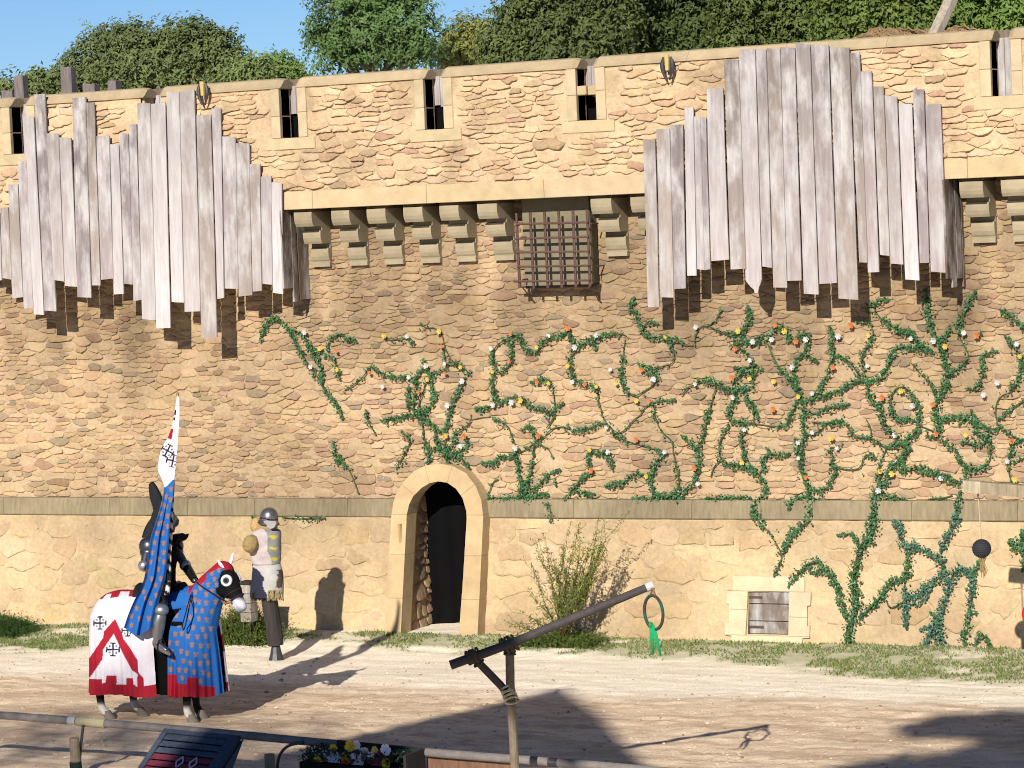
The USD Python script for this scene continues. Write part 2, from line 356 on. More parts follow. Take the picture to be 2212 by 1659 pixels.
# door shape in the photograph, on the leaning plane of its surround
def dp(u, v): q = bkf(u, v, door_y); return q[0], q[2]
d_out = np.array([dp(*p) for p in ((829,1386),(837,1250),(845,1117),(849,1087),(856,1065),(870,1042),(894,1017),(920,1005),(948,1001),(978,1006),(1007,1022),(1028,1050),(1040,1080),(1044,1117),(1038,1250),(1031,1386))])
d_in = np.array([dp(*p) for p in ((865,1386),(872,1250),(879,1112),(884,1090),(893,1072),(911,1054),(928,1044),(946,1040),(966,1043),(985,1056),(999,1076),(1007,1104),(1008,1120),(1000,1250),(990,1386))])
P_out, P_in = Polygon(d_out), Polygon(d_in)
hole = P_out.buffer(-.06).union(P_in)
# window of the lower wall
def lp(u, v): q = bkf(u, v, wall_y); return q[0], q[2]
o3 = lambda a: [(1475+x/3.0, 1106+y/3.0) for x, y in a]
W_out = Polygon([lp(*p) for p in o3([(330,412),(795,415),(795,515),(838,517),(832,605),(812,607),(812,735),(830,735),(826,815),(782,815),(777,905),(313,905),(320,800),(278,795),(280,712),(305,712),(303,595),(288,590),(290,505),(330,505)])])
W_in = Polygon([lp(*p) for p in o3([(428,515),(695,515),(688,803),(413,796)])])

def sheet(x0, x1, z0, z1, step, fy, amp, seed, cut=None):
    X, Z = np.meshgrid(np.arange(x0, x1+1e-6, step), np.linspace(z0, z1, int((z1-z0)/step)+1))
    q = np.stack([X, Z, 0*X], -1); Y = fy(Z)-amp*(fbm(q*[5, 9, 1], 4, seed)-.5)*2
    V = np.stack([X, Y, Z], -1).reshape(-1, 3); ny, nx = X.shape; ii = (np.arange(ny-1)[:, None]*nx+np.arange(nx-1)).ravel()
    F = np.stack([ii, ii+1, ii+nx+1, ii+nx], 1)
    if cut is not None:
        c = V[F].mean(1); F = F[~shapely.contains_xy(cut, c[:,0], c[:,2])]
    return V, F
def toned(m, base, k=.10, seed=50):
    v = m[0]; n = fbm(v*[3, 1, 5], 3, seed)
    return base*(stain(v[:,0], v[:,2])*(1-k+2*k*n))[:, None]
core_m = sheet(XL, XR, Z_L1-.02, Z_OV+.05, .045, lambda z: 0*z, .018, 60, hole)
core = obj('core_wall', core_m, 'rubble', wall, tone=toned(core_m, mort), smooth=True)
low_m = sheet(XL, XR, -.12, Z_L0+.01, .045, lambda z: -.09-.17*(Z_L0-z), .024, 61, hole.union(W_in))
low = obj('lower_wall', low_m, 'rubble', wall, tone=toned(low_m, C(236,204,157,K_)*.95), smooth=True)
r = np.random.RandomState(11)
grille_hole = Polygon([bk(*p, -.25)[[0,2]] for p in ((1134,440),(1285,440),(1300,622),(1140,622))])
add_stones(voronoi_stones(-10, 9.2, Z_L1+.01, Z_OV-.02, (.038,.098), (.09,.34), .05, .004, .010, 3, lambda q: not q.intersects(hole)), core, lambda z: 0*z, (.007,.026), pal_main, r, skip=.18)
add_stones(voronoi_stones(-10, 9.2, .02, Z_L0-.01, (.20,.36), (.32,.72), .02, .014, .05, 4, lambda q: not (q.intersects(hole) or q.intersects(W_out))), low, lambda z: -.09-.17*(Z_L0-z), (.002,.009), pal_low, r, jitter=.18)

# ledge of dressed blocks
x = XL; r = np.random.RandomState(5)
while x < XR:
    w = r.uniform(1.1, 2.3); x1 = min(x+w, XR)
    if not (x1 > -2.5 and x < -.45):
        segs = [(x, x1)]
    else:
        segs = [(x, d_out[:,0].min()+.06)] if x < -2.2 else []
        if x1 > d_out[:,0].max()-.05: segs.append((max(x, d_out[:,0].max()-.07), x1))
    for a, b in segs:
        if b-a < .05: continue
        pr = np.array([(-.115,Z_L0+.005),(-.125,Z_L0+.02),(-.095,Z_L1-.03),(-.075,Z_L1),(.05,Z_L1+.01),(.05,Z_L0+.005)])
        n = 8; xs = np.linspace(a+.003, b-.003, n); V, F = loft([np.stack([np.full(6, q), pr[:,0], pr[:,1]], 1) for q in xs])
        obj('ledge_block', (V, F), 'streaked', wall, tone=C(184,165,132,.55)*r.uniform(.88, 1.08)*np.array([1,1,.95])*stain(V[:,0], V[:,2]*0+2.5)[:, None]*(.85+.3*fbm(V*[1.2,1,1], 3, 77))[:, None])
    x = x1

# door surround blocks
r = np.random.RandomState(6)
def lean(V, fy): V = V.copy(); V[:,1] += fy(V[:,2]); return V
V, F = extrude_y(P_out.buffer(-.012).difference(P_in.buffer(.012)), .012, .34)
surr = obj('door_surround', (lean(V, door_y), F), 'dressed', wall, tone=C(200,166,120,.66))
dc = np.array([dp(944,1112)[0], dp(944,1112)[1]])
ringp = P_out.difference(P_in); cuts = []
zs = [-.2, .62, 1.25, dc[1]]
for s in (-1, 1):
    for a, b in zip(zs[:-1], zs[1:]): cuts.append(sbox(dc[0] if s > 0 else dc[0]-3, a, dc[0]+3 if s > 0 else dc[0], b))
na = 5
for i in range(na):
    a0, a1 = math.pi*i/na, math.pi*(i+1)/na
    cuts.append(Polygon([dc, dc+3*np.array([math.cos(a0), math.sin(a0)]), dc+3*np.array([math.cos((a0+a1)/2), math.sin((a0+a1)/2)]), dc+3*np.array([math.cos(a1), math.sin(a1)])]))
for c in cuts:
    g = ringp.intersection(c).buffer(-.002)
    if g.is_empty: continue
    g = g.segmentize(.06)
    V, F = extrude_y(g, -.0, .30); V = lean(V, door_y)
    front = np.isclose(V[:,1], door_y(V[:,2])); V[front, 1] -= .004*fbm(V[front]*9, 2, 3)
    obj('surround_block', (V, F), 'dressed', surr, tone=C(220,188,140,.63)*r.uniform(.94, 1.05)*(.84+.30*fbm(V*[3,3,2], 3, 88))[:, None])
# passage behind the door: left wall of rubble, floor with a step, black curtain
xa = float(np.interp(.9, d_in[:3,1], d_in[:3,0])); zt = float(d_in[:,1].max())
pv, pf = cat_([bx(xa-.10, xa-.06, -.38, 0, -.1, 1.7), bx(xa-.10, xa-.06, 0, 1.6, -.1, zt+.2)])
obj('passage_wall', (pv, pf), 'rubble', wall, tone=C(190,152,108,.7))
pw = (wall[0], wall[1])
def side_map(V):   # stones built on (x, z) are turned to face +x
    o = V.copy(); o[:,0] = xa-.06+(-V[:,1]); o[:,1] = V[:,0]; return o
add_stones([q for q in voronoi_stones(-.36, 1.2, .0, zt-.02, (.10,.2), (.12,.3), .03, .008, .03, 8) if q.bounds[0] > door_y(q.bounds[3])+.38], wall, lambda z: 0*z, (.012,.028), pal_main, r, mapf=side_map)
xb = float(d_in[:,0].max())+.12
obj('passage_wall', cat_([bx(xb, xb+.06, -.2, 0, -.1, 1.7), bx(xb, xb+.06, 0, 1.6, -.1, zt+.2)]), 'rubble', wall, tone=C(190,152,108,.7))
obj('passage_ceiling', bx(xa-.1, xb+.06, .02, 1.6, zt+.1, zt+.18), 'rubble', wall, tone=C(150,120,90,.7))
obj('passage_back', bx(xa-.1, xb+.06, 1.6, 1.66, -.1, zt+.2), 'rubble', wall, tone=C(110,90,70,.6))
a = np.array([xa-.07, .42, 0]); b = np.array([xb+.02, 1.1, 0])
nrm = np.array([b[1]-a[1], -(b[0]-a[0]), 0]); nrm /= np.linalg.norm(nrm)
secs = []
for z in np.linspace(.01, zt+.08, 6):
    s = np.linspace(-.02, 1.02, 60); q = a[None]+(b-a)[None]*s[:, None]; q[:,2] = z; secs.append(q+nrm*(.012*np.sin(s*34+z*.7))[:, None])
s = np.array(secs); back = s+nrm*-.02
obj('door_curtain', loft(np.concatenate([s, back[:, ::-1]], 1)), 'black_cloth', wall, label='black curtain hanging across the inside of the arched doorway')
st = bkz(990,1345,.02)
sv, sf = bx(xa-.05, xb, -.35, 1.6, -.05, .055, .006); obj('door_step', (sv, sf), 'dressed', wall, tone=C(200,186,160,.7))
sv, sf = bx(-1.42, xb, st[1], 1.6, .0, .19, .01); obj('door_step', (sv, sf), 'dressed', wall, tone=C(196,186,164,.7))

# small shuttered window
g = W_out.difference(W_in); r = np.random.RandomState(8)
wsur = obj('window_surround', (lambda m: (lean(m[0], wy), m[1]))(extrude_y(g.buffer(-.004), -.012, .20)), 'dressed', wall, tone=C(200,160,106,.75))
zi0, zi1 = W_in.bounds[1], W_in.bounds[3]; xm = W_in.centroid.x
for c in (sbox(-99, zi1, 99, 9), sbox(-99, -9, 99, zi0), sbox(-99, zi0, xm, (zi0+zi1)/2+.05), sbox(-99, (zi0+zi1)/2+.05, xm, zi1), sbox(xm, zi0, 99, (zi0+zi1)/2-.04), sbox(xm, (zi0+zi1)/2-.04, 99, zi1)):
    q = g.intersection(c).buffer(-.0025)
    V, F = extrude_y(q.segmentize(.07), -.035, .18); V = lean(V, wy)
    obj('surround_block', (V, F), 'dressed', wsur, tone=C(230,206,166,.68)*r.uniform(.95, 1.04)*(.90+.2*fbm(V*4, 3, 89))[:, None])
xw0, xw1 = W_in.bounds[0]-.02, W_in.bounds[2]+.02
yb = float(wall_y((zi0+zi1)/2))+.06
shut = obj('shutter', bx(xw0, xw1, yb+.03, yb+.05, zi0-.02, zi1+.02), 'old_wood', wall, tone=C(70,62,56,.6))
hts = [0, .30, .70, 1.0]
for i in range(3):
    z0, z1 = zi0+(zi1-zi0)*hts[i], zi0+(zi1-zi0)*hts[i+1]
    obj('plank', bx(xw0, xw1, yb-.004*i, yb+.028, z0+.006, z1-.006, .004), 'grey_plank', shut, tone=C(142,126,112,.62)*(.9, 1.0, .95)[i])
for zz in (zi0+.10, zi1-.09): obj('hinge', bx(xw0+.02, xw0+.24, yb-.02, yb-.006, zz-.016, zz+.016, .003), 'iron', shut)

# ---- parapet: merlons, crenels, coping
def X(u, v): return bk(u, v, YP)[0]
CR = [(X(23,230)-.02, X(58,230), bk(40,330,YP)[2]), (X(307,200), X(347,200), Z_OV+.9), (X(605,240), X(644,240), bk(620,296.5,YP)[2]),
      (X(916.5,220), X(958,220), bk(935,279.5,YP)[2]), (X(1245.5,200), X(1287.5,200), bk(1268,260,YP)[2]), (X(2140.5,150), X(2185,150), bk(2160,211,YP)[2])]
zsill = float(np.median([c[2] for c in CR])); YB = YP+.30
band = .26
par = wall
edges = [XL]+[e for c in CR for e in (c[0], c[1])]+[XR]
def slab(x0, x1, z0, z1, y0=YP, step=.05, seed=70):
    V, F = sheet(x0, x1, z0, z1, step, lambda z: y0+0*z, .016, seed); return V, F
zb0 = Z_OV+band
pm = cat_([slab(XL, XR, zb0, zsill-.13)]+[slab(edges[2*i]+.0, edges[2*i+1], zsill-.13, Z_CB) for i in range(len(CR)+1)]+
          [bx(XL, XR, YP+.05, YB, Z_OV+.02, zsill-.13)]+[bx(edges[2*i], edges[2*i+1], YP+.05, YB, zsill-.13, Z_CB) for i in range(len(CR)+1)])
parp = obj('parapet', pm, 'rubble', wall, tone=toned(pm, C(236,204,160,K_*.98), .10), smooth=False)
r = np.random.RandomState(12)
jw = .15
pkeep = lambda q: not any((c[0]-jw < q.bounds[2] and q.bounds[0] < c[1]+jw and q.bounds[3] > zsill-.15) for c in CR)
add_stones(voronoi_stones(-9.5, 9.2, zb0+.02, Z_CB-.01, (.045,.105), (.12,.42), .04, .003, .012, 14, pkeep), parp, lambda z: YP+0*z, (.012,.042), pal_par, r, jitter=.20, skip=.22)
# band of dressed blocks at the foot of the parapet
x = XL
while x < XR:
    x1 = min(x+r.uniform(1.6, 2.6), XR); V, F = bx(x+.002, x1-.002, YP-.012, YB, Z_OV, zb0, .006)
    obj('band_block', (V, F), 'dressed', parp, tone=C(226,198,154,.62)*r.uniform(.93, 1.05)*np.array([1, r.uniform(.97,1.02), r.uniform(.93,1.05)])); x = x1
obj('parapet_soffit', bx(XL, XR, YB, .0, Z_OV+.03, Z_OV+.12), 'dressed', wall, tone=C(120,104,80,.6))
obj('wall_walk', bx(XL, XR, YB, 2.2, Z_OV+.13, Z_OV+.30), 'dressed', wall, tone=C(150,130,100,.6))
for i, c in enumerate(CR):
    if i != 1:
        for s, e in ((-1, c[0]), (1, c[1])):
            zz = [zsill-.0, zsill+(Z_CB-zsill)*r.uniform(.42, .58), Z_CB]
            for k in range(2):
                x0, x1 = (e-jw*(1-.0*k), e) if s < 0 else (e, e+jw)
                obj('jamb_block', bx(x0, x1, YP-.022, YB-.02, zz[k]+.002, zz[k+1]-.002, .006), 'dressed', parp, tone=C(216,194,154,.66)*r.uniform(.9, 1.05))
        obj('sill_block', bx(c[0]-jw-.10, c[1]+jw+.12, YP-.02, YB-.02, zsill-.17, zsill-.002, .006), 'dressed', parp, tone=C(216,194,150,.66)*r.uniform(.88, 1.02))
    zmid = zsill+(Z_CB-zsill)*.47
    for k, xx in enumerate(np.arange(c[0]-.25, c[1]+.2, .17)):
        z0 = zmid+r.uniform(-.02,.02) if i != 5 else zsill-.1
        obj('backing_board', bx(xx, xx+.165, YB+.03, YB+.055, z0, Z_CB+.04, .003), 'grey_plank', parp, tone=C(176,162,156,.7)*r.uniform(.85,1.1))
    obj('recess_shade_board', bx(c[0]-.3, c[1]+.3, YB+.09, YB+.11, zsill-.2, zmid+.2), 'black_cloth', parp)  # black board stands in for the shade of the wall walk behind the crenel
    obj('backing_rail', bx(c[0]-.35, c[1]+.3, YB+.06, YB+.085, Z_CB+.03, Z_CB+.14, .004), 'old_wood', parp, tone=C(140,122,104,.6))
c = CR[4]; q = bk(1262,205,YP)[2]
obj('lintel_stone', bx(c[0]-.01, (c[0]+c[1])/2-.012, YP+.02, YB-.02, q-.0, q+.13, .01), 'dressed', parp, tone=C(214,190,144,.6))
obj('lintel_stone', bx((c[0]+c[1])/2+.004, c[1]+.005, YP+.03, YB-.02, q-.005, q+.125, .01), 'dressed', parp, tone=C(210,186,140,.6))
prof = np.array([(-.035,0),(-.04,.035),(.05,.135),(.12,.155),(.24,.155),(.44,.05),(.44,0)])
for i in range(len(CR)+1):
    x0, x1 = edges[2*i]-.03, edges[2*i+1]+.03
    if i == 0: x0 = XL
    n = max(1, round((x1-x0)/1.6)); xs = np.linspace(x0, x1, n+1).tolist()
    for a, b in zip(xs[:-1], xs[1:]):
        ca, cb2 = (.0, .07)[int(a == x0)], (.0, .07)[int(b == x1)]; secs = []
        for q, ch in ((a+.002, ca), (a+.002+max(ca,.02), 0), (b-.002-max(cb2,.02), 0), (b-.002, cb2)):
            secs.append(np.stack([np.full(len(prof), q), YP+prof[:,0]+ch*.8*(prof[:,1] > .03)*(prof[:,0] < .2), Z_CB+prof[:,1]*(1-ch*2)], 1))
        V, F = loft(secs); obj('coping_stone', (V, F), 'dressed', parp, tone=C(206,182,142,.64)*r.uniform(.88, 1.04))

# ---- corbels
cp = [(-.62,0),(-.625,-.05),(-.62,-.12),(-.60,-.17),(-.565,-.215),(-.30,-.215),(-.30,-.275),(-.36,-.28),(-.365,-.33),(-.36,-.39),(-.34,-.44),(-.315,-.475),(-.06,-.475),(-.06,-.54),(-.13,-.545),(-.135,-.60),(-.125,-.67),(-.10,-.72),(-.075,-.745),(-.075,-.755),(-.10,-.76),(-.10,-.825),(.03,-.83),(.03,0)]
cp = [(a*.9 if a < 0 else a, b) for a, b in cp]; cpg = Polygon(cp)
m_ = trimesh.creation.extrude_polygon(cpg, 1.0, engine='earcut'); cv, cf = np.array(m_.vertices), np.array(m_.faces)
r = np.random.RandomState(15)
for ul, ur, vt in ((-44,-8,480),(634.7,672.7,461),(715,754,457),(791.7,832,454),(870.5,912,451),(948.7,990,448),(1030.3,1073,444),(1275.6,1320,434),(1361.6,1406,429),(2072,2122.7,400),(2162,2214,397)):
    x0, x1 = bk(ul, vt, -.56)[0], bk(ur, vt, -.56)[0]
    zt_ = Z_OV-.045
    V = np.stack([x0+cv[:,2]*(x1-x0), cv[:,0], zt_+cv[:,1]], 1)
    obj('corbel', (V, cf), 'dressed', wall, tone=C(200,183,148,.54)*r.uniform(.92, 1.06)*(.86+.26*fbm(V*[4,4,4], 3, 90))[:, None])
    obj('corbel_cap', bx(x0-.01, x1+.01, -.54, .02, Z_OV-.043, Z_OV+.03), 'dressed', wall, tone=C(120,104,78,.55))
# ================================================================== HOARDINGS OF UPRIGHT PLANKS
def z3(o, pts): return [(o[0]+a/3.0, o[1]+b/3.0) for a, b in pts]
LT = [(0,52,1345),(52,115,1195),(114,172,1045),(142,218,752),(220,290,610),(300,380,865),(382,460,892),(467,556,632),(557,612,665),(622,707,882),(711,769,935),(771,831,865),(833,885,805),(888,974,668),(976,1072,670),(1076,1161,598),(1163,1260,587),(1272,1367,745),(1369,1430,702),(1438,1526,888),(1528,1615,928),(1617,1686,1063),(1687,1755,1143),(1757,1825,1183)]
LB = [(15,77,148),(79,150,270),(152,214,338),(217,282,380),(284,362,356),(345,416,160),(418,499,197),(501,592,268),(594,651,190),(653,733,150),(736,801,247),(802,860,182),(863,917,288),(919,1009,413),(1012,1105,467),(1110,1191,300),(1194,1297,360),(1305,1407,530),(1408,1452,275),(1454,1542,212),(1545,1634,258),(1636,1696,228),(1698,1764,183),(1767,1834,243)]
RT = [(('b',1955,2035,903)),('b',2040,2128,835),('b',2131,2216,808),('c',8,68,697),('c',70,112,755),('c',113,152,757),('c',154,262,573),('c',264,360,385),('c',362,468,320),('c',470,540,320),('c',542,630,315),('c',632,727,308),('c',729,825,283),('c',829,945,290),('c',950,1078,305),('c',1082,1146,342),('c',1151,1225,462),('c',1233,1302,560),('c',1306,1389,622),('c',1396,1485,672),('c',1488,1562,578),('c',1570,1671,675)]
RB = [('e',1985,2060,330),('e',2064,2154,268),('f',-57,21,212),('f',24,87,128),('f',90,141,88),('f',143,181,88),('f',183,300,28),('f',303,404,85),('f',407,511,150),('f',513,577,72),('f',580,671,205),('f',681,775,160),('f',784,882,247),('f',884,999,178),('f',1008,1138,280),('f',1140,1197,42),('f',1199,1274,105),('f',1276,1341,-4),('f',1345,1429,52),('f',1441,1535,155),('f',1537,1600,45),('f',1604,1714,105)]
ORG = {'a': (0,0), 'b': (737,0), 'c': (1475,0), 'd': (0,553), 'e': (737,553), 'f': (1475,553)}
YH = YP-.095
pl_t = [C(196,184,178,.66), C(184,170,164,.62), C(206,196,190,.7), C(172,158,154,.6), C(190,178,170,.64), C(178,164,152,.62)]
def plank_front(parent, t, b, r, point=False):
    (o1, a0, a1, va), (o2, b0, b1, vb) = t, b
    y = YH+r.uniform(-.014, .010); y2 = y+r.uniform(-.012, .012)
    f = lambda o, u, v, yy: bk(ORG[o][0]+u/3.0, ORG[o][1]+v/3.0, yy)
    jt, jb = r.uniform(-5, 5), r.uniform(-5, 5)
    A, B = f(o1, a0, va+jt, y), f(o1, a1, va-jt, y); D, E = f(o2, b0, vb+jb, y2), f(o2, b1, vb-jb, y2)
    n = 7; s = np.linspace(0, 1, n)[:, None]
    Lx, Rx = A+(D-A)*s, B+(E-B)*s
    wob = np.cumsum(r.normal(0, .0018, n))[:, None]*[1,0,0]
    Lx, Rx = Lx+wob+[.002,0,0], Rx+wob-[.002,0,0]
    if point:
        f2 = lambda u, v: f('f', u, v, y2)
        pts = [(405,150),(412,165),(440,200),(462,218),(465,240),(487,240),(492,205),(505,172),(512,150)]
        ringp = [A, B, E]+[f2(*q) for q in pts[::-1]]+[D]
        V, F = extrude_y(Polygon([(q[0], q[2]) for q in ringp]), y, y+.026)
    else:
        th = r.uniform(.022, .03); ch = .004
        secs = []
        for i in range(n):
            l, q = Lx[i], Rx[i]; secs.append([l+[0,ch,0], l+[ch,0,0], q-[ch,0,0], q+[0,ch,0], q+[0,th,0], l+[0,th,0]])
        V, F = loft(secs)
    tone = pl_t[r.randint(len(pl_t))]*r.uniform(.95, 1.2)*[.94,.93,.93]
    zc = V[:,2]; g = .66+.44*np.clip((Z_CB+.1-zc)/3.0, 0, 1)      # upper ends toned darker than the lower ones
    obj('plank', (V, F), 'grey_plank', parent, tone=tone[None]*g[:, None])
def side_planks(parent, X0, lst, r):
    for (u0, u1, vb) in lst:
        A, B = bkx(u0, vb, X0), bkx(u1, vb, X0); zt = Z_OV-.004
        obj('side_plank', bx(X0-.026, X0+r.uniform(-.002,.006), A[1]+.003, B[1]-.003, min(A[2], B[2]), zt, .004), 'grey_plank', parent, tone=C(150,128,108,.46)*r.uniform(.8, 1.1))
r = np.random.RandomState(21)
hl = thing('plank_hoarding', 'ragged grey plank screen hung on the battlements, directly above the mounted rider', 'plank screen', tuple(bk(305,640,YH)))
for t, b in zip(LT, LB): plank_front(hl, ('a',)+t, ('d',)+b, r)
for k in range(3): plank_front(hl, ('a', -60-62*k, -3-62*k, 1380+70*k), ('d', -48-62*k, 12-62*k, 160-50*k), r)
XS = bk(611,560,YH)[0]
side_planks(hl, XS+.012, [(614,634.5,622),(635.5,646.5,651),(648,676,645)], r)
x0 = bk(60,500,YH)[0]
for zz in (Z_OV+.02, Z_OV-.25): obj('batten', bx(x0-.9, XS-.02, YH+.028, YH+.052, zz, zz+.1), 'old_wood', hl, tone=C(110,96,84,.5))
hr = thing('plank_hoarding', 'taller ragged grey plank screen hung on the battlements above the flowering ivy', 'plank screen', tuple(bk(1720,600,YH)))
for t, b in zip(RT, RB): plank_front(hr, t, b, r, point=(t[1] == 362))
XS2 = bk(2043,500,YH)[0]
side_planks(hr, XS2+.012, [(2046.5,2058,601),(2058.5,2068,620),(2068.5,2080,600),(2082,2102,617)], r)
for zz in (Z_OV+.45, Z_OV-.25): obj('batten', bx(bk(1400,500,YH)[0], XS2-.02, YH+.028, YH+.052, zz, zz+.1), 'old_wood', hr, tone=C(110,96,84,.5))

# ================================================================== IRON GRILLE OVER A STONE PANEL
og = lambda u, v: (1097.2+u/6.05, 384+v/6.05)
A = bk(*og(225,1420), -.25); B = bk(*og(1068,1420), -.25)
x0g, x1g, zb = A[0], bk(*og(1100,1415), -.25)[0], A[2]
obj('recess_panel', bx(x0g, x1g, -.25, .02, zb, Z_OV+.02, .006), 'dressed', wall, tone=C(172,160,128,.42))
gr = thing('iron_grille', 'rusty iron bar grille in front of the wall panel between the corbels', 'iron grille', tuple(bk(*og(600,1430), -.42)))
yg = -.42
for ut, ub, vt, vb in ((108,155,462,1440),(290,340,452,1446),(478,522,444,1440),(660,708,432,1436),(848,892,424,1430),(1035,1076,415,1420)):
    p0, p1 = bk(*og(ut,vt), yg), bk(*og(ub,vb), yg)
    obj('bar', tube([p0, p0+(p1-p0)*.5, p1], [.021,.021,.021], 6, wob=.2, seed=ut), 'iron', gr)
for ul, ur, vl, vr in ((104,1046,606,582),(104,1056,797,770),(112,1062,976,962),(125,1070,1163,1148),(75,1076,1356,1340)):
    p0, p1 = bk(*og(ul,vl), yg-.026), bk(*og(ur,vr), yg-.026)
    obj('crossbar', tube([p0, p0+(p1-p0)*.5, p1], .018, 6, wob=.2, seed=ul), 'iron', gr)
for u, v in ((1088,600),(1096,1160),(170,780),(190,1330)):
    q = bk(*og(u,v), yg); obj('wall_pin', tube([q, [q[0], .01, q[2]]], .011, 5), 'iron', gr)
for u in (245, 1120):
    q = bk(*og(u,1425), -.26); obj('bracket', cat_([tube([q+[0,-.16,0], q+[0,.26,0]], .012, 5), tube([q+[0,-.14,0], q+[0,.24,-.24]], .010, 5)]), 'iron', gr)
obj('sill_plate', bx(x0g+.02, x1g+.03, -.27, .0, zb-.035, zb-.004, .004), 'iron', gr)

# ================================================================== ON AND BEHIND THE BATTLEMENTS
r = np.random.RandomState(31)
for i, (u0, u1, vt, lb) in enumerate(((2,25,196,'short weathered post stub at the far left end of the battlements'),(28,48,164,'weathered square post left of the tallest one behind the battlements'),(129,152,145,'tallest weathered square post standing behind the battlements'),(177,203,182,'broad stub of a post in front of the domed tree'),(231,249,175,'thin stub of a post behind the plank screen over the rider'))):
    yy = .55; a, b = bk(u0, vt, yy), bk(u1, vt, yy)
    V, F = bx(a[0], b[0], yy, yy+.16, Z_OV+.3, a[2], .012)
    top = V[:,2] > a[2]-.03; V[top, 2] += r.uniform(-.015, .015, top.sum())
    obj('timber_post', (V, F), 'old_wood', None, tone=C(150,136,128,.6)*r.uniform(.85, 1.05), label=lb, cat='post')
for uu, vv, lb in ((440,198,'forked iron torch holder at the top of the left plank screen'),(1443,142,'forked iron torch holder on the coping left of the taller plank screen')):
    q = bk(uu, vv, YP-.10); t = thing('torch_holder', lb, 'torch holder', tuple(q))
    obj('socket', cat_([tube([q+[0,-.03,-.06], q+[0,-.03,.15]], [.030,.040], 8), tube([q+[0,0,-.02], q+[0,.10,-.02]], .014, 6)]), 'plain', t, tone=C(214,184,112,.7))
    for s in (-1, 1):
        pts = [q+[s*.025,-.02,-.20], q+[s*.065,-.03,-.08], q+[s*.075,-.03,.02], q+[s*.05,-.02,.12]]
        obj('prong', tube(smoothline(pts, .05), np.r_[np.linspace(.012,.03,4), np.linspace(.03,.018,len(smoothline(pts,.05))-4)], 6), 'dark_iron', t)
# leaning timber and a heap of rope net
p0, p1 = bk(2012,90,-.45), bk(2068,-30,.1)
d = (p1-p0)/np.linalg.norm(p1-p0); s, b = frame(d); h = []
for q in (p0-d*.1, p1):
    for i, j in ((-1,-1),(1,-1),(1,1),(-1,1)): h.append(q+s*.075*i+b*.05*j)
obj('leaning_timber', hull(h), 'old_wood', None, tone=C(186,172,150,.7), label='pale squared timber leaning up from behind the coping beside the rope net', cat='timber')
net_o = bk(1990,80,-.3); net = thing('rope_net', 'tan rope net lying heaped along the top of the wall', 'rope net', tuple(net_o))
strands = []; ups = np.linspace(1842, 2120, 44)
def netp(u, k):
    top = np.interp(u, [1842,1870,1890,1920,1950,2000,2050,2080,2100,2120], [84,72,60,63,62,66,60,56,63,66])
    base = np.interp(u, [1842,2120], [90, 70]); v = base+(top-base)*k
    return bk(u, v, -.25-.12*math.sin(u*.05+k*3)*k-.1*(1-k))+np.array([0,0,.015*math.sin(u*.31+k*9)])
for k in np.linspace(0, 1, 7): strands.append(tube([netp(u+3*math.sin(k*20+u), k) for u in ups], .012, 4))
for u in ups: strands.append(tube([netp(u+4*math.sin(k*7+u), k) for k in np.linspace(0, 1, 5)], .012, 4))
obj('mesh_strands', cat_(strands), 'rope', net, tone=C(178,146,106,.62))
obj('net_fold', tube([netp(u, .35)+[0,.06,0] for u in ups], .035, 6, wob=.5), 'rope', net, tone=C(150,120,86,.5))

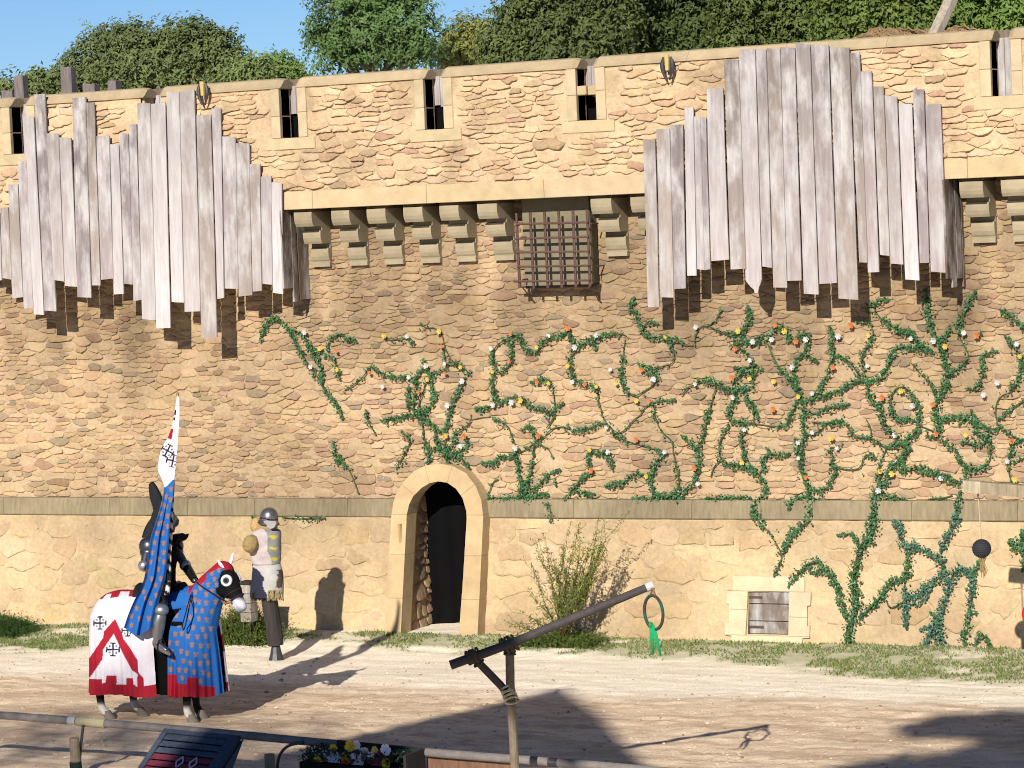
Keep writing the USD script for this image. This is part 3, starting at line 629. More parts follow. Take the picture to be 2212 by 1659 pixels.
# ================================================================== TREES BEHIND THE WALL
def tree(label, name, y, blobs, col, n, size, seed, trunk_u, droop=0.0, cat='tree', colvar=.45, gap=.45, asp=.42):
    """blobs: (u, v, ru, rv, w): clumps of the crown where the photograph shows them, built at distance y with real depth"""
    r = np.random.RandomState(seed); base = bk(trunk_u, 1000, y); base[2] = 0
    t = thing(name, label, cat, tuple(base)); P, N, TT = [], [], []
    sc = FPX/np.dot(np.array([base[0], y, 5])-CAM, Fw)
    tot = sum(b[2]*b[3] for b in blobs); cs = []
    for (u, v, ru, rv) in blobs:
        c = bk(u, v, y); rx, rz = ru/sc, rv/sc; ry = .8*max(rx, rz*.8); cs.append((c, rx, ry, rz)); m = int(n*ru*rv/tot)
        # twigs: short sprays hanging off points in the shell of the clump
        k = max(8, m//11); d = r.normal(0, 1, (k, 3)); d /= np.linalg.norm(d, axis=1, keepdims=True); rad = r.rand(k)**.45*np.where(r.rand(k) < .10, 1.22, 1.0)
        lump = .45+1.0*fbm(d*2.6+seed, 3, seed)
        p = c+d*rad[:, None]*lump[:, None]*[rx, ry, rz]
        keep = (fbm(p*1.15/ max(.6, size*5), 3, seed+1) > gap-.06) | (r.rand(k) < .15); p, d = p[keep], d[keep]; k = len(p)
        L = size*r.uniform(1.6, 4.4, k); dirs = d*[1,1,.6]+r.normal(0, .55, (k, 3))+[0,0,.35-droop]; dirs /= np.linalg.norm(dirs, axis=1, keepdims=True)
        kk = 11; s = r.rand(k, kk, 1); q = p[:, None]+dirs[:, None]*s*L[:, None, None]+r.normal(0, size*.42, (k, kk, 3)); q[..., 2] -= droop*(s[..., 0]**2)*L[:, None]*.8
        tn = 3.6*(1+colvar*(fbm(p*.9, 3, seed+2)-.5)*2)[:, None]*np.array(col)*r.uniform(.85, 1.15, (k, 1))
        P.append(q.reshape(-1, 3)); N.append(np.repeat(d+[0,-.35,.5], kk, 0)); TT.append(np.repeat(tn, kk, 0))
    P, N, TT = np.vstack(P), np.vstack(N), np.vstack(TT); V, F = leaves(P, N, size, r, asp)
    cr = obj('crown', (V, F), 'leaf', t, tone=np.repeat(TT, 4, 0), kind=None)
    top = max(c[0][2] for c in cs); mid = np.mean([c[0] for c in cs], 0); st = min(c[0][2] for c in cs)
    tp = np.array([base, base+[.05*top*r.normal(), 0, top*.4], [mid[0], mid[1], top*.72], [mid[0]+.2, mid[1], top*.97]])
    tp = smoothline(tp, top/14); ms = [tube(tp, np.linspace(.03*top+.03, .02, len(tp)), 8, wob=.15, seed=seed)]
    obj('trunk', ms[0], 'bark', t, tone=C(116,98,80,.5)); br = []
    for c, rx, ry, rz in cs:
        for k in range(7):
            e = r.normal(0, 1, 3); e = c+e/np.linalg.norm(e)*r.uniform(.3, .8)*np.array([rx, ry, rz]); i = int(np.clip(np.searchsorted(tp[:,2], max(e[2]-rz*1.4-.1*top, top*.15)), 0, len(tp)-1)); a = tp[i]
            pts = smoothline([a, a+(e-a)*.5+[0,0,.08*top*.3], e], .4); br.append(tube(pts, np.linspace(.008*top, .012, len(pts)), 5))
    obj('branches', cat_(br), 'bark', t, tone=C(168,152,122,.62))
dk = C(92,104,60,.42)
tree('round-topped bushy tree standing alone against the sky at the left', 'domed_tree', 22, [(200,150,75,58),(290,120,85,62),(380,112,85,58),(460,135,62,62),(330,165,150,50),(150,175,45,32),(240,95,60,34),(420,80,46,30),(470,90,30,28),(290,80,40,24)], C(102,112,66,.46), 46000, .125, 101, 320, droop=.35)
tree('bright green airy tree with sky showing through, left of the yellowing tree', 'airy_tree', 26, [(760,25,88,42),(700,12,36,22),(800,70,95,42),(730,85,60,26),(870,55,70,50),(840,110,110,36),(900,110,50,40),(740,125,70,30),(690,78,26,16),(770,-50,110,60),(860,-20,50,45)], C(96,120,66,.46), 46000, .125, 102, 790, droop=.05, gap=.57)
tree('thin yellowing tree between the bright green tree and the dark trees', 'yellowing_tree', 30, [(985,80,38,36),(1030,75,36,30),(1010,120,50,32),(1060,105,34,36),(975,125,24,30)], C(128,128,68,.48), 13000, .125, 103, 1010, droop=.1, gap=.52)
tree('dark green dense tree just right of the gap of blue sky', 'dark_tree', 18, [(1150,35,70,55),(1110,85,62,48),(1210,70,80,65),(1290,45,85,65),(1240,120,110,45),(1130,125,80,34),(1180,-30,90,60),(1300,-40,90,70)], C(96,106,58,.40), 56000, .125, 104, 1210, droop=.3, gap=.42)
tree('dark green dense tree behind the coping left of the taller plank screen', 'dark_tree', 20, [(1400,40,95,70),(1480,30,85,72),(1420,100,120,50),(1540,80,80,60),(1450,-50,120,80),(1560,-20,80,80)], C(84,98,52,.38), 56000, .125, 105, 1460, droop=.3, gap=.42)
tree('dark green dense tree rising behind the taller plank screen', 'dark_tree', 19, [(1640,30,95,75),(1730,35,90,70),(1690,-50,130,80),(1620,90,80,50),(1760,95,80,40)], C(98,110,54,.40), 46000, .125, 106, 1690, droop=.3, gap=.42)
tree('lighter green dense tree behind the leaning timber and rope net', 'dark_tree', 17, [(1860,30,90,60),(1960,35,90,60),(1900,-40,130,70),(1830,80,60,30),(2060,20,80,60),(2030,-50,110,70)], C(106,122,58,.42), 52000, .125, 107, 1950, droop=.2, gap=.42)
tree('light green tree at the right edge behind the battlements', 'light_tree', 15, [(2170,30,70,55),(2230,20,60,60),(2150,-30,80,50)], C(112,134,62,.46), 20000, .125, 108, 2180, droop=.1)
tree('small leafy treetop showing over the coping between the domed tree and the airy tree', 'small_tree', 24, [(605,160,32,22),(590,140,14,10),(645,168,22,14)], C(104,124,62,.48), 5000, .125, 109, 610, droop=.1)
tree('small treetop at the right shoulder of the domed tree', 'small_tree', 21, [(525,165,34,24),(548,150,18,14)], C(110,122,70,.48), 5000, .125, 110, 530, droop=.2)
tree('reddish green shrub top between the posts at the far left', 'small_tree', 12, [(85,192,34,18),(60,200,26,14),(110,178,18,12),(10,190,16,12)], C(108,118,68,.46), 5000, .12, 111, 80, droop=.1)
# ================================================================== IVY GARLANDS WITH FLOWERS
def g3(o, s):   # polylines written as "x,y x,y ..." in a close-up of the photograph
    return [[(o[0]+float(a.split(',')[0])/3.0, o[1]+float(a.split(',')[1])/3.0) for a in ln.split()] for ln in s.strip().split('\n')]
O4, O5, O6, OB, OC = (0,553), (737,553), (1475,553), (737,1106), (1475,1106)
def wpt(u, v, off=.0):
    q = bkf(u, v, lambda z: wall_y(z)-.045-off); return q
def ivy(label, lines, flowers=(), seed=1, thick=(), bare=.10, blue=0):
    r = np.random.RandomState(seed); a0 = wpt(*lines[0][0]); t = thing('ivy', label, 'ivy', tuple(a0), group=None)
    stems, P, TT, S = [], [], [], []
    for li, ln in enumerate(lines):
        w = dict(thick).get(li, 1.0)
        p3 = smoothline([wpt(*q) for q in ln], .03); n = len(p3)
        if n < 2: continue
        stems.append(tube(p3[::2] if n > 4 else p3, .006*w**.5+.003, 5, wob=.5, seed=seed+li))
        if w > 1.5:
            for k in range(3): stems.append(tube(p3[::2]+r.normal(0, .02*w, 3)*[1,.3,.3], .012, 5, wob=.4))
        s = np.arange(n)*.03; dens = np.clip((noise(np.stack([s*2.2+seed*7.3+li*3.1, 0*s, 0*s], -1), 5)-bare)*2.2, .10, 1)
        taper = np.clip(np.minimum(s, s[-1]-s)/.12+.35, 0, 1)
        for i in range(n):
            k = r.poisson(7.5*dens[i]*w**1.3)
            if k:
                o = r.normal(0, 1, (k, 3))*[.027, .018, .027]*w*taper[i]; o[:,1] = -np.abs(o[:,1])*1.3
                P.append(p3[i]+o+[0,-.01,0]); c = C(92,146,92,.74) if blue == 0 else C(98,150,122,.74)
                TT.append(np.array(c)*r.uniform(.65, 1.25, (k, 1))*np.where(r.rand(k, 1) < .12, [[1.5,1.3,.7]], [[1,1,1]]))
    P, TT = np.vstack(P), np.vstack(TT); V, F = leaves(P, np.tile([0,-.75,.45], (len(P), 1)), .040, r, .8, .3)
    obj('stem', cat_(stems), 'bark', t, tone=C(110,116,76,.5))
    obj('leaves', (V, F), 'ivy', t, tone=np.repeat(TT, 4, 0), kind='stuff')
    for (o, fx, fy, k) in flowers:
        c = wpt(o[0]+fx/3.0, o[1]+fy/3.0, .05); R = r.uniform(.028, .044); V, F = [], []
        for j in range(6):
            a = j*math.pi/3+r.rand()*.3; d = np.array([math.cos(a), -.30-.3*r.rand(), math.sin(a)]); s = np.array([-math.sin(a), 0, math.cos(a)])
            q = [c, c+d*R*.6+s*R*.42, c+d*R*1.05+s*R*.2, c+d*R*1.05-s*R*.2, c+d*R*.6-s*R*.42]; b = len(V); V += q; F += [[b,b+1,b+2],[b,b+2,b+3],[b,b+3,b+4]]
        for j in range(5):
            a = j*1.257+.4; d = np.array([math.cos(a), -1.0, math.sin(a)]); s = np.array([-math.sin(a), 0, math.cos(a)]); b = len(V)
            V += [c+[0,-.01,0], c+d*R*.45+s*R*.3, c+d*R*.55, c+d*R*.45-s*R*.3]; F += [[b,b+1,b+2],[b,b+2,b+3]]
        col = {'w': C(232,228,220,.74), 'y': C(236,202,92,.78), 'o': C(228,136,78,.74)}[k]
        nm = {'w': 'white_flower', 'y': 'yellow_flower', 'o': 'orange_flower'}[k]
        obj(nm, (np.array(V), np.array(F)), 'petal', t, tone=col*r.uniform(.9, 1.05))
    return t
f4 = lambda *a: [(O4,)+q for q in a]; f5 = lambda *a: [(O5,)+q for q in a]; f6 = lambda *a: [(O6,)+q for q in a]
ivy('leftmost flowered ivy strand, arching down below the end of the left plank screen', g3(O4, '''1690,550 1705,490 1735,430 1780,400 1830,425 1870,470 1900,520 1935,590 1975,670 2020,740 2060,790 2100,850 2140,910 2190,970 2218,1050
1870,470 1930,490 1980,530 2005,580 2040,640 2070,690 2085,740 2090,810
2040,605 2095,625 2140,650 2175,690 2195,760 2203,795
2120,610 2135,550 2160,520 2212,510 2250,535 2310,550'''), f4((1975,495,'w'),(2075,600,'y'),(2180,618,'o'),(2185,735,'y'),(2015,718,'w')), 1)
ivy('short ivy sprig curving down the wall left of the arch', g3(O4, '''2160,1200 2165,1250 2180,1310 2215,1345 2252,1375 2280,1425 2300,1475 2322,1535
2225,1340 2212,1320 2205,1290'''), (), 2)
ivy('small bare ivy sprig left of the arch, higher of two', g3(O5, '165,1000 170,1060 195,1110 225,1160'), (), 3, bare=.55)
ivy('thin hooked ivy sprig just left of the arch top', g3(O5, '395,1140 430,1170 450,1190 430,1250 395,1310 360,1370 358,1400'), (), 4, bare=.3)
ivy('short loose ivy garland with a yellow flower at its left tip', g3(O5, '275,520 310,545 360,540 410,530 440,545 475,570'), f5((278,518,'y'),(428,520,'w')), 5)
ivy('branching ivy climbing from the crown of the arch', g3(O5, '''20,870 60,850 110,810 160,760 185,715 230,740 290,770 350,785 420,785 480,800 495,840 485,870 480,930 470,980 480,1020
440,850 440,920 435,990
665,600 668,660 680,700 690,720 640,745 600,760 580,790 545,830 530,890 510,930 500,990 480,1020
535,660 545,720 575,760 590,830 605,910 580,970 530,1005 480,1030
545,730 510,745 490,785
270,1070 320,1055 380,1050 430,1030 480,1030 520,1060 530,1120 540,1190 560,1250 575,1310 560,1340
520,1050 580,1080 630,1130 660,1150
615,1130 620,1200 650,1250 680,1280
795,790 775,850 735,930 710,1010 695,1080 680,1130 675,1190 665,1250
845,1030 835,1080 800,1110 750,1145 735,1190 710,1240 690,1290
800,1160 825,1200 800,1250 750,1275 700,1300 690,1340
660,1240 690,1270 720,1290
560,1340 590,1260 640,1250 690,1290 740,1300 800,1330 830,1370
500,990 540,1010 490,1035'''), f5((183,757,'o'),(270,845,'w'),(440,785,'w'),(550,712,'w'),(672,697,'w'),(672,760,'o'),(500,882,'o'),(560,800,'y'),(785,810,'w'),(680,1165,'y'),(797,1168,'o'),(775,1235,'w'),(690,968,'w')), 6, thick=[(11,1.9),(13,1.5)])
ivy('drooping ivy strand with yellow flowers above the crown of the arch', g3(O5, '510,430 550,465 600,465 640,490 660,530 670,590 695,640 720,680 760,705 800,730 840,770'), f5((635,490,'y'),(650,585,'o'),(775,720,'y')), 7)
ivy('ivy forming a tall angular loop below the iron grille', g3(O5, '''870,990 930,990 985,960 1040,950 1000,920 990,860 980,800 1000,740 985,680 990,610 1020,570 1070,545 1095,520 1150,515 1180,560 1210,610 1250,625 1290,590 1330,545 1390,520 1440,510 1470,480
1100,520 1105,590 1108,650 1090,700 1060,740 1035,765
1040,950 1080,925 1130,915 1180,930 1220,965 1250,985 1300,985 1340,1015 1390,1000 1440,950
1390,1000 1380,920 1370,850 1345,810 1310,795 1260,810 1230,815
1390,1000 1370,1060 1340,1100 1320,1130
990,690 960,660 950,640'''), f5((972,598,'w'),(982,750,'y'),(1100,505,'o'),(1268,592,'y'),(1345,518,'w'),(1470,468,'o'),(1090,685,'o'),(985,965,'w'),(1105,950,'w'),(1163,935,'y'),(1270,815,'o'),(1345,825,'y')), 8)
ivy('rounded ivy loop with many yellow and white flowers below right of the iron grille', g3(O5, '''1470,480 1490,520 1510,570 1540,585 1590,560 1640,535 1700,510 1770,505 1830,505 1860,530
1510,590 1490,650 1490,710 1500,760 1510,800 1550,820 1600,835 1655,850 1665,920 1680,980 1695,1040 1720,1080
1840,540 1830,610 1825,680 1815,760 1830,830 1860,880 1900,910 1940,890 1990,860 2040,820 2045,780 1980,760
1640,540 1650,600'''), f5((1515,592,'w'),(1470,712,'y'),(1500,815,'w'),(1580,830,'o'),(1655,845,'y'),(1780,825,'y'),(1745,735,'w'),(1915,937,'y'),(2025,800,'w'),(1655,512,'w'),(2000,940,'o')), 9)
ivy('hooked ivy strand hanging left of the taller plank screen', g3(O5, '''1930,700 1980,720 2030,735 2090,710 2140,700 2160,650 2140,580 2130,540 2080,520 2020,530 1975,510 1950,460 1910,380 1880,330 1900,270
1960,450 2000,425 2045,440
1900,300 1885,310 1880,350
2130,530 2180,540 2214,560'''), f5((2100,528,'y'),(1948,737,'o')), 10)
ivy('long wavy ivy crossing the wall right of the arch, rising from the ledge', g3(O5, '''985,1050 1040,1075 1085,1110 1105,1170 1130,1230 1135,1280 1150,1350 1155,1420 1185,1480 1220,1510 1270,1500 1300,1460 1340,1420 1390,1395 1415,1385
920,1340 980,1350 1030,1310 1100,1300 1150,1270 1200,1255 1240,1220 1290,1190 1330,1160 1350,1130 1400,1110 1450,1110 1500,1130 1560,1130 1620,1110 1680,1085 1720,1085 1750,1110 1770,1150 1820,1140 1860,1105 1900,1060 1940,1030 1970,980 2030,950 2090,935 2160,930
1180,1130 1220,1100 1250,1150 1270,1190
1250,1230 1245,1290 1240,1360 1220,1430 1215,1490
1290,1220 1340,1250 1370,1300
925,1560 960,1530 980,1470 1030,1440
1185,1480 1170,1530 1200,1560 1260,1560 1300,1530 1330,1570 1345,1610 1360,1665 1365,1720
930,1565 1040,1572 1160,1565 1290,1560
1300,1540 1340,1545
1385,1440 1390,1480'''), f5((1130,1245,'w'),(1278,1165,'o'),(1720,1110,'w')), 11, thick=[(6,1.5)])
ivy('ivy loop hanging like a teardrop right of the arch, down to the ledge', g3(O5, '''2030,970 2035,1040 2060,1110 2100,1160 2145,1200 2150,1260 2165,1330 2180,1400 2190,1480 2170,1530 2100,1560 2050,1550 2020,1500 2010,1430 2040,1350 2080,1280 2060,1265 1990,1240 1900,1215 1830,1190 1770,1160
1890,1572 2000,1575 2100,1568 2212,1566'''), f5((1912,1190,'o'),(2098,1270,'w')), 12)
ivy('small ivy arch with one yellow, one white and one orange flower', g3(O5, '''1610,1265 1605,1320 1610,1390
1610,1265 1660,1275 1720,1280 1750,1310 1760,1380
1445,1580 1490,1520 1540,1470 1580,1430 1620,1400
1490,1520 1560,1530 1620,1545 1640,1540
1560,1525 1590,1550'''), f5((1612,1260,'y'),(1730,1270,'w'),(1620,1390,'o')), 13)
ivy('low slanting ivy strand just above the ledge, left of the teardrop loop', g3(O5, '1715,1490 1770,1485 1830,1460 1880,1430 1925,1410 1985,1420 2005,1430'), f5((1978,1428,'y')), 14)
ivy('dense ivy below the pointed plank, its long stem running down to the ledge', g3(O6, '''0,890 40,850 110,820 190,805 240,840 300,865 360,860 440,850 460,800 440,750 380,770 330,820
440,750 460,690 420,640 370,600 330,570 400,570 450,560 500,540 550,570 570,620 600,680 640,740 700,800 740,860 770,920
335,725 380,735 430,720
450,790 480,745 520,730
215,850 195,920 175,1000 150,1090 130,1180 100,1250 110,1330 90,1400 70,1470 20,1520 0,1560
0,1170 40,1200 90,1250'''), f6((80,830,'w'),(437,675,'w'),(340,600,'o'),(318,790,'o'),(435,795,'y'),(75,1375,'o'),(100,1475,'w')), 15, thick=[(0,1.25)])
ivy('ivy with an upright fork just below the right plank screen, beside the pointed plank', g3(O6, '''250,345 220,400 170,450 110,460 80,520 70,580 0,575
170,455 250,490 340,510 400,540 450,560
420,330 435,400 415,460 370,510
450,540 500,520 560,520 580,490 620,460 670,470 690,530 740,545 780,510 820,520 810,570 800,620 760,650 735,700 720,770 740,850 770,920
810,640 870,685
500,560 440,575'''), f6((360,487,'y'),(455,555,'w'),(85,460,'w'),(600,448,'o'),(660,487,'y'),(578,540,'w'),(735,553,'o'),(800,540,'w'),(710,722,'w')), 16)
ivy('flowered ivy curving in hooks and loops at middle height below the taller plank screen', g3(O6, '''330,860 350,920 330,960 300,980 310,1040 350,1070 420,1080 490,1090 560,1100 640,1105 690,1070 710,1000 740,940
400,880 430,940 470,1000 490,1060
300,1090 260,1170 235,1230 245,1310 300,1350 370,1360 440,1385 500,1420 530,1470 540,1530 500,1570 460,1620 475,1670 530,1720
400,1090 385,1150 390,1230 410,1310 450,1370
530,1400 520,1320 550,1290 620,1290 690,1285
540,1240 570,1270
240,1330 200,1370 180,1430
150,1570 300,1568 440,1565
450,1660 490,1720 550,1780 590,1840 630,1910 640,1960 620,2010 595,2065
830,1659 800,1725 730,1780 690,1840 650,1920'''), f6((325,918,'w'),(400,1125,'w'),(385,1340,'y')), 17, thick=[(8,1.2),(9,1.2)])
ivy('tall ivy with level branches in the middle of the right half of the wall', g3(O6, '''950,460 970,510 965,600 970,680 945,760 910,820 880,880 840,930 770,940
770,940 790,1000 780,1070 790,1150 780,1230 770,1290 770,1370 790,1430 820,1490 815,1580 825,1665
730,1190 745,1230 750,1300
810,1030 880,1010 950,985 1020,970 1075,960
790,1165 850,1150 910,1115 900,1085 820,1075
900,1085 980,1075 1050,1075 1080,1120 1110,1170 1180,1180 1230,1190 1290,1230 1330,1240
1190,1060 1215,1110 1220,1180
880,920 950,895 1020,870 1080,830 1150,815 1190,810
690,1640 700,1590 730,1570 800,1560 850,1575 900,1578
820,1500 880,1520 940,1500 960,1440 1000,1400 980,1350 960,1380
960,1350 970,1290 940,1265 960,1240 1000,1240 1030,1215
1000,1370 1080,1385 1150,1370 1170,1310 1210,1285 1250,1310'''), f6((1008,520,'w'),(973,722,'o'),(840,890,'w'),(748,1210,'w'),(750,1310,'w'),(797,1435,'o'),(963,1180,'y'),(840,1145,'w'),(590,812,'y'),(587,993,'o'),(1000,1245,'w'),(750,910,'y')), 18)
ivy('great ivy with a spiral of stems, rooted right of the shuttered window', g3(O6, '''1190,310 1210,380 1215,440 1235,500 1220,560 1180,610 1160,670 1170,740 1190,800 1200,880 1230,930 1280,980 1300,1060 1330,1120 1390,1170 1380,1210 1330,1240 1300,1290 1280,1350
1215,320 1270,290 1330,280
1240,340 1280,400 1340,440 1420,490 1490,510 1530,560 1610,610
1190,430 1130,430
1000,640 1060,670 1110,720 1150,790
1200,810 1270,800 1320,740 1350,660 1390,600 1450,590 1530,600 1620,620
1420,490 1470,480 1515,520
1330,1240 1400,1220 1460,1190 1520,1130 1530,1060 1535,990 1500,920 1450,860 1400,850 1360,890 1345,960 1370,1030 1420,1060 1500,1060
1460,1200 1450,1270 1400,1320 1350,1380 1330,1440 1290,1490 1250,1540 1250,1600 1245,1659 1240,1700 1210,1790
1280,1530 1340,1560 1400,1570 1450,1580
1240,1659 1240,1729 1210,1819 1160,1889 1140,1969 1120,2059 1115,2159 1125,2259 1110,2339 1080,2419 1080,2499 1075,2569
1010,1809 1100,1804 1140,1869
690,2139 740,2069 800,2009 870,1984 920,2029 980,2089 1010,2169 1040,2259 1060,2339
840,2049 880,2050 900,2059
1150,2339 1220,2279 1270,2229 1310,2169 1370,2109 1440,2089 1460,2019 1470,1929 1490,1889
1280,1350 1270,1420 1270,1500'''), f6((1198,710,'w'),(1090,450,'o'),(1203,515,'y'),(1480,535,'w'),(1415,875,'y'),(1292,918,'o'),(1490,970,'w'),(1280,1395,'y'),(1355,1412,'y'),(1270,1520,'w'),(1375,1160,'w')), 19, thick=[(0,1.15),(7,1.1),(8,1.3),(10,1.7),(12,1.25),(14,1.35)])
ivy('low ivy strand running along above the ledge right of the spiral', g3(O6, '''1430,1330 1430,1390 1500,1380 1570,1380 1640,1410 1700,1430 1760,1470 1830,1450
1600,1575 1700,1565 1760,1545
1800,1520 1780,1600 1790,1659'''), f6((1675,1440,'w')), 20, thick=[(0,1.15)])
ivy('ivy with two tall upright horns near the right end of the right plank screen', g3(O6, '''1575,210 1585,300 1600,390 1620,480 1660,550 1690,600 1695,670 1720,740 1710,820 1680,890 1650,950 1640,1010 1660,1080 1660,1150
1900,230 1860,290 1820,360 1800,430 1790,510 1820,580 1850,640 1830,690 1770,740 1720,760
1730,460 1710,510 1670,550
1490,700 1530,750 1590,810 1620,860 1650,930
1540,1100 1600,1125 1650,1150 1690,1200 1740,1240 1790,1290 1820,1350 1830,1420 1840,1450
1660,1050 1730,1050 1800,1030 1860,1050 1900,1100 1920,1160 1980,1190 2000,1260 1980,1340 1930,1380 1860,1380 1830,1360
1810,1210 1870,1215 1950,1220 1990,1150
1870,1000 1890,1060 1950,1100 2020,1120 2070,1100
1580,1165 1640,1180
1800,1085 1830,1060'''), f6((1625,550,'w'),(1822,497,'w'),(1700,587,'y'),(1905,515,'o'),(1620,965,'o'),(1643,1155,'o'),(1835,1160,'y')), 21, thick=[(0,1.2),(1,1.15),(5,1.1)])
ivy('ivy strands running out of the photo at the right edge above the ledge', g3(O6, '''2060,350 2110,380 2160,420 2230,480
2090,520 2130,560 2160,610 2200,680 2190,760 2160,830 2130,880 2060,910 2030,970 2030,1050 2050,1100 2110,1140 2160,1180 2230,1190
2050,1060 2110,1010 2160,970 2230,925
2212,1190 2140,1230 2120,1340 2115,1420 2140,1480
2230,1300 2150,1340
1840,860 1900,850 1940,780 1950,650 2040,610
1915,505 1930,500'''), f6((2165,570,'w'),(2185,650,'y'),(2040,820,'w'),(1950,900,'w'),(2105,1330,'w'),(2132,1200,'o'),(2155,1450,'y')), 22, bare=.25)
ivy('dense blue-green ivy trunk with looping branches, left of the hanging ball', g3(OC, '''1320,570 1340,620 1400,600 1460,560 1540,530 1600,470 1660,420 1690,350 1650,290 1580,260 1490,220 1430,210 1410,150 1420,100 1370,60
1460,600 1540,590 1590,520 1600,480
1440,480 1450,600 1450,750
1680,250 1700,180 1750,110 1780,0 1775,-30
1500,930 1560,880 1590,800 1650,740 1670,660 1700,560 1730,470 1760,400 1820,370 1870,420 1880,500 1870,580 1860,640 1900,650
1650,690 1655,800 1690,910
1610,650 1650,690
1540,760 1600,735
1690,350 1690,420 1720,470
1470,220 1500,215 1530,240'''), (), 23, thick=[(0,1.35),(3,1.15),(4,1.3),(5,1.9),(9,1.7)], blue=1)
ivy('thin ivy sprig curling up from the ground below the hanging ball', g3(OC, '''1860,640 1850,740 1820,820 1830,890
1770,890 1860,920 1910,840 1930,790 1970,820 1995,880
1925,310 1890,400 1872,440'''), (), 24, thick=[(0,1.2)])
ivy('ivy tuft cut off by the right edge below the ledge', g3(OC, '''2120,190 2170,230 2220,215
2205,120 2215,300
2210,300 2205,380'''), (), 25, thick=[(0,1.4),(1,1.5)])
ivy('scrap of ivy under the ledge behind the straw figure', g3((0,1106), '''1640,30 1660,70 1640,110
1830,34 1950,42 2100,36'''), (), 26)
# ================================================================== SHRUBS ON THE BANK
def sprays(name, label, cat, base, tips, col, seed, leafy, lsize, stemr=.008, leafcol=None, spread=.03):
    r = np.random.RandomState(seed); t = thing(name, label, cat, tuple(base)); st, P, T = [], [], []
    for tip in tips:
        b = base+r.normal(0, .06, 3)*[1,.6,0]; m = (b+tip)/2+r.normal(0, .05, 3)+[0,0,.08]; p = smoothline([b, m, tip], .04)
        st.append(tube(p, np.linspace(stemr, .002, len(p)), 4))
        k = int(leafy*len(p)); i = r.randint(int(len(p)*.42), len(p), k); P.append(p[i]+r.normal(0, spread, (k, 3))); T.append(np.tile(col, (k, 1))*r.uniform(.6, 1.3, (k, 1)))
        for j in range(5):
            i = r.randint(len(p)//3, len(p)); q = p[i]+(tip-b)*r.uniform(.1, .28)+r.normal(0, .07, 3); s = smoothline([p[i], (p[i]+q)/2+[0,0,-.01], q], .04); st.append(tube(s, .0022, 3))
            k = int(leafy*len(s)); ii = r.randint(0, len(s), k); P.append(s[ii]+r.normal(0, spread*.7, (k, 3))); T.append(np.tile(col, (k, 1))*r.uniform(.6, 1.3, (k, 1)))
    P, T = np.vstack(P), np.vstack(T); V, F = leaves(P, np.tile([0,-.5,.5], (len(P), 1)), lsize, r, .22, .1)
    obj('stems', cat_(st), 'grass', t, tone=C(132,118,66,.5)); obj('foliage', (V, F), 'leaf', t, tone=np.repeat(T, 4, 0), kind='stuff')
r = np.random.RandomState(41)
base = bkz(1214, 1398, .05); base[1] = min(base[1], -.75)
tips = []
for k in range(34):
    u, v = [(1290,1150),(1255,1165),(1240,1180),(1300,1175),(1310,1190),(1270,1200),(1215,1190),(1180,1180),(1165,1200),(1155,1230),(1200,1220),(1235,1215),(1285,1230),(1270,1250),(1190,1250),(1180,1290),(1150,1290),(1120,1345),(1100,1352),(1140,1330),(1160,1340),(1240,1240),(1250,1210),(1225,1170),(1310,1160),(1295,1195),(1215,1260),(1230,1280),(1260,1275),(1180,1330),(1210,1310),(1300,1210),(1195,1205),(1280,1170)][k]
    tips.append(bk(u, v, base[1]+r.uniform(-.28, .22)))
sprays('broom_shrub', 'wispy broom shrub growing at the wall to the right of the arched door', 'shrub', base, np.array(tips), C(140,150,70,1.0), 42, 1.7, .065)
def tuft(name, label, u0, u1, v0, v1, y, n, seed, col, cat='shrub'):
    r = np.random.RandomState(seed); a, b = bk(u0, v1, y), bk(u1, v1, y); z0 = float(ground_z((a[0]+b[0])/2, y)); zt = bk((u0+u1)/2, v0, y)[2]
    t = thing(name, label, cat, ((a[0]+b[0])/2, y, z0)); x = r.uniform(a[0], b[0], n); yy = y+r.uniform(-.3, .3, n)
    e = 1-np.abs((x-(a[0]+b[0])/2)/(b[0]-a[0])*2)**2.2; h = (zt-z0)*np.clip(e, .15, 1)*r.uniform(.45, 1.05, n)
    bs = np.stack([x, yy, z0+0*x], 1); tp = bs+np.stack([r.normal(0, .16, n), r.normal(0, .16, n), h], 1); P = (bs+(tp-bs)*r.rand(n, 1)**.5)
    d = np.stack([r.normal(0, .006, n), r.normal(0, .006, n), 0*n*x], 1); mid = (bs+tp)/2+[0,0,.03]
    V = np.stack([bs-d, bs+d, mid+d, tp, mid-d], 1).reshape(-1, 3); i = np.arange(n)[:, None]*5; F = np.vstack([i+[[0,1,2]], i+[[0,2,4]], i+[[4,2,3]]])
    obj('blades', (V, F), 'grass', t, tone=np.repeat(col*r.uniform(.6, 1.3, (n, 1)), 5, 0), kind='stuff')
    LV, LF = leaves(np.repeat(P, 3, 0)+r.normal(0, .04, (3*n, 3)), np.tile([0,-.4,.6], (3*n, 1)), .05, r, .3); obj('foliage', (LV, LF), 'leaf', t, tone=np.repeat(col*r.uniform(.55, 1.25, (3*n, 1)), 4, 0), kind='stuff')
tuft('grass_clump', 'thick clump of tall grass behind the horse head and the straw figure', 468, 585, 1306, 1392, -1.35, 1500, 43, C(122,140,64,.8))
tuft('grass_clump', 'low weedy clump around the foot of the broom shrub', 1130, 1300, 1360, 1402, -.95, 900, 44, C(126,144,66,.8))
tuft('grass_clump', 'grass sprouting over the rounded green mound at the left edge', -60, 62, 1326, 1374, -1.25, 1300, 45, C(96,132,60,.7), cat='grass')
md = bkz(5, 1372, .0); mv = []
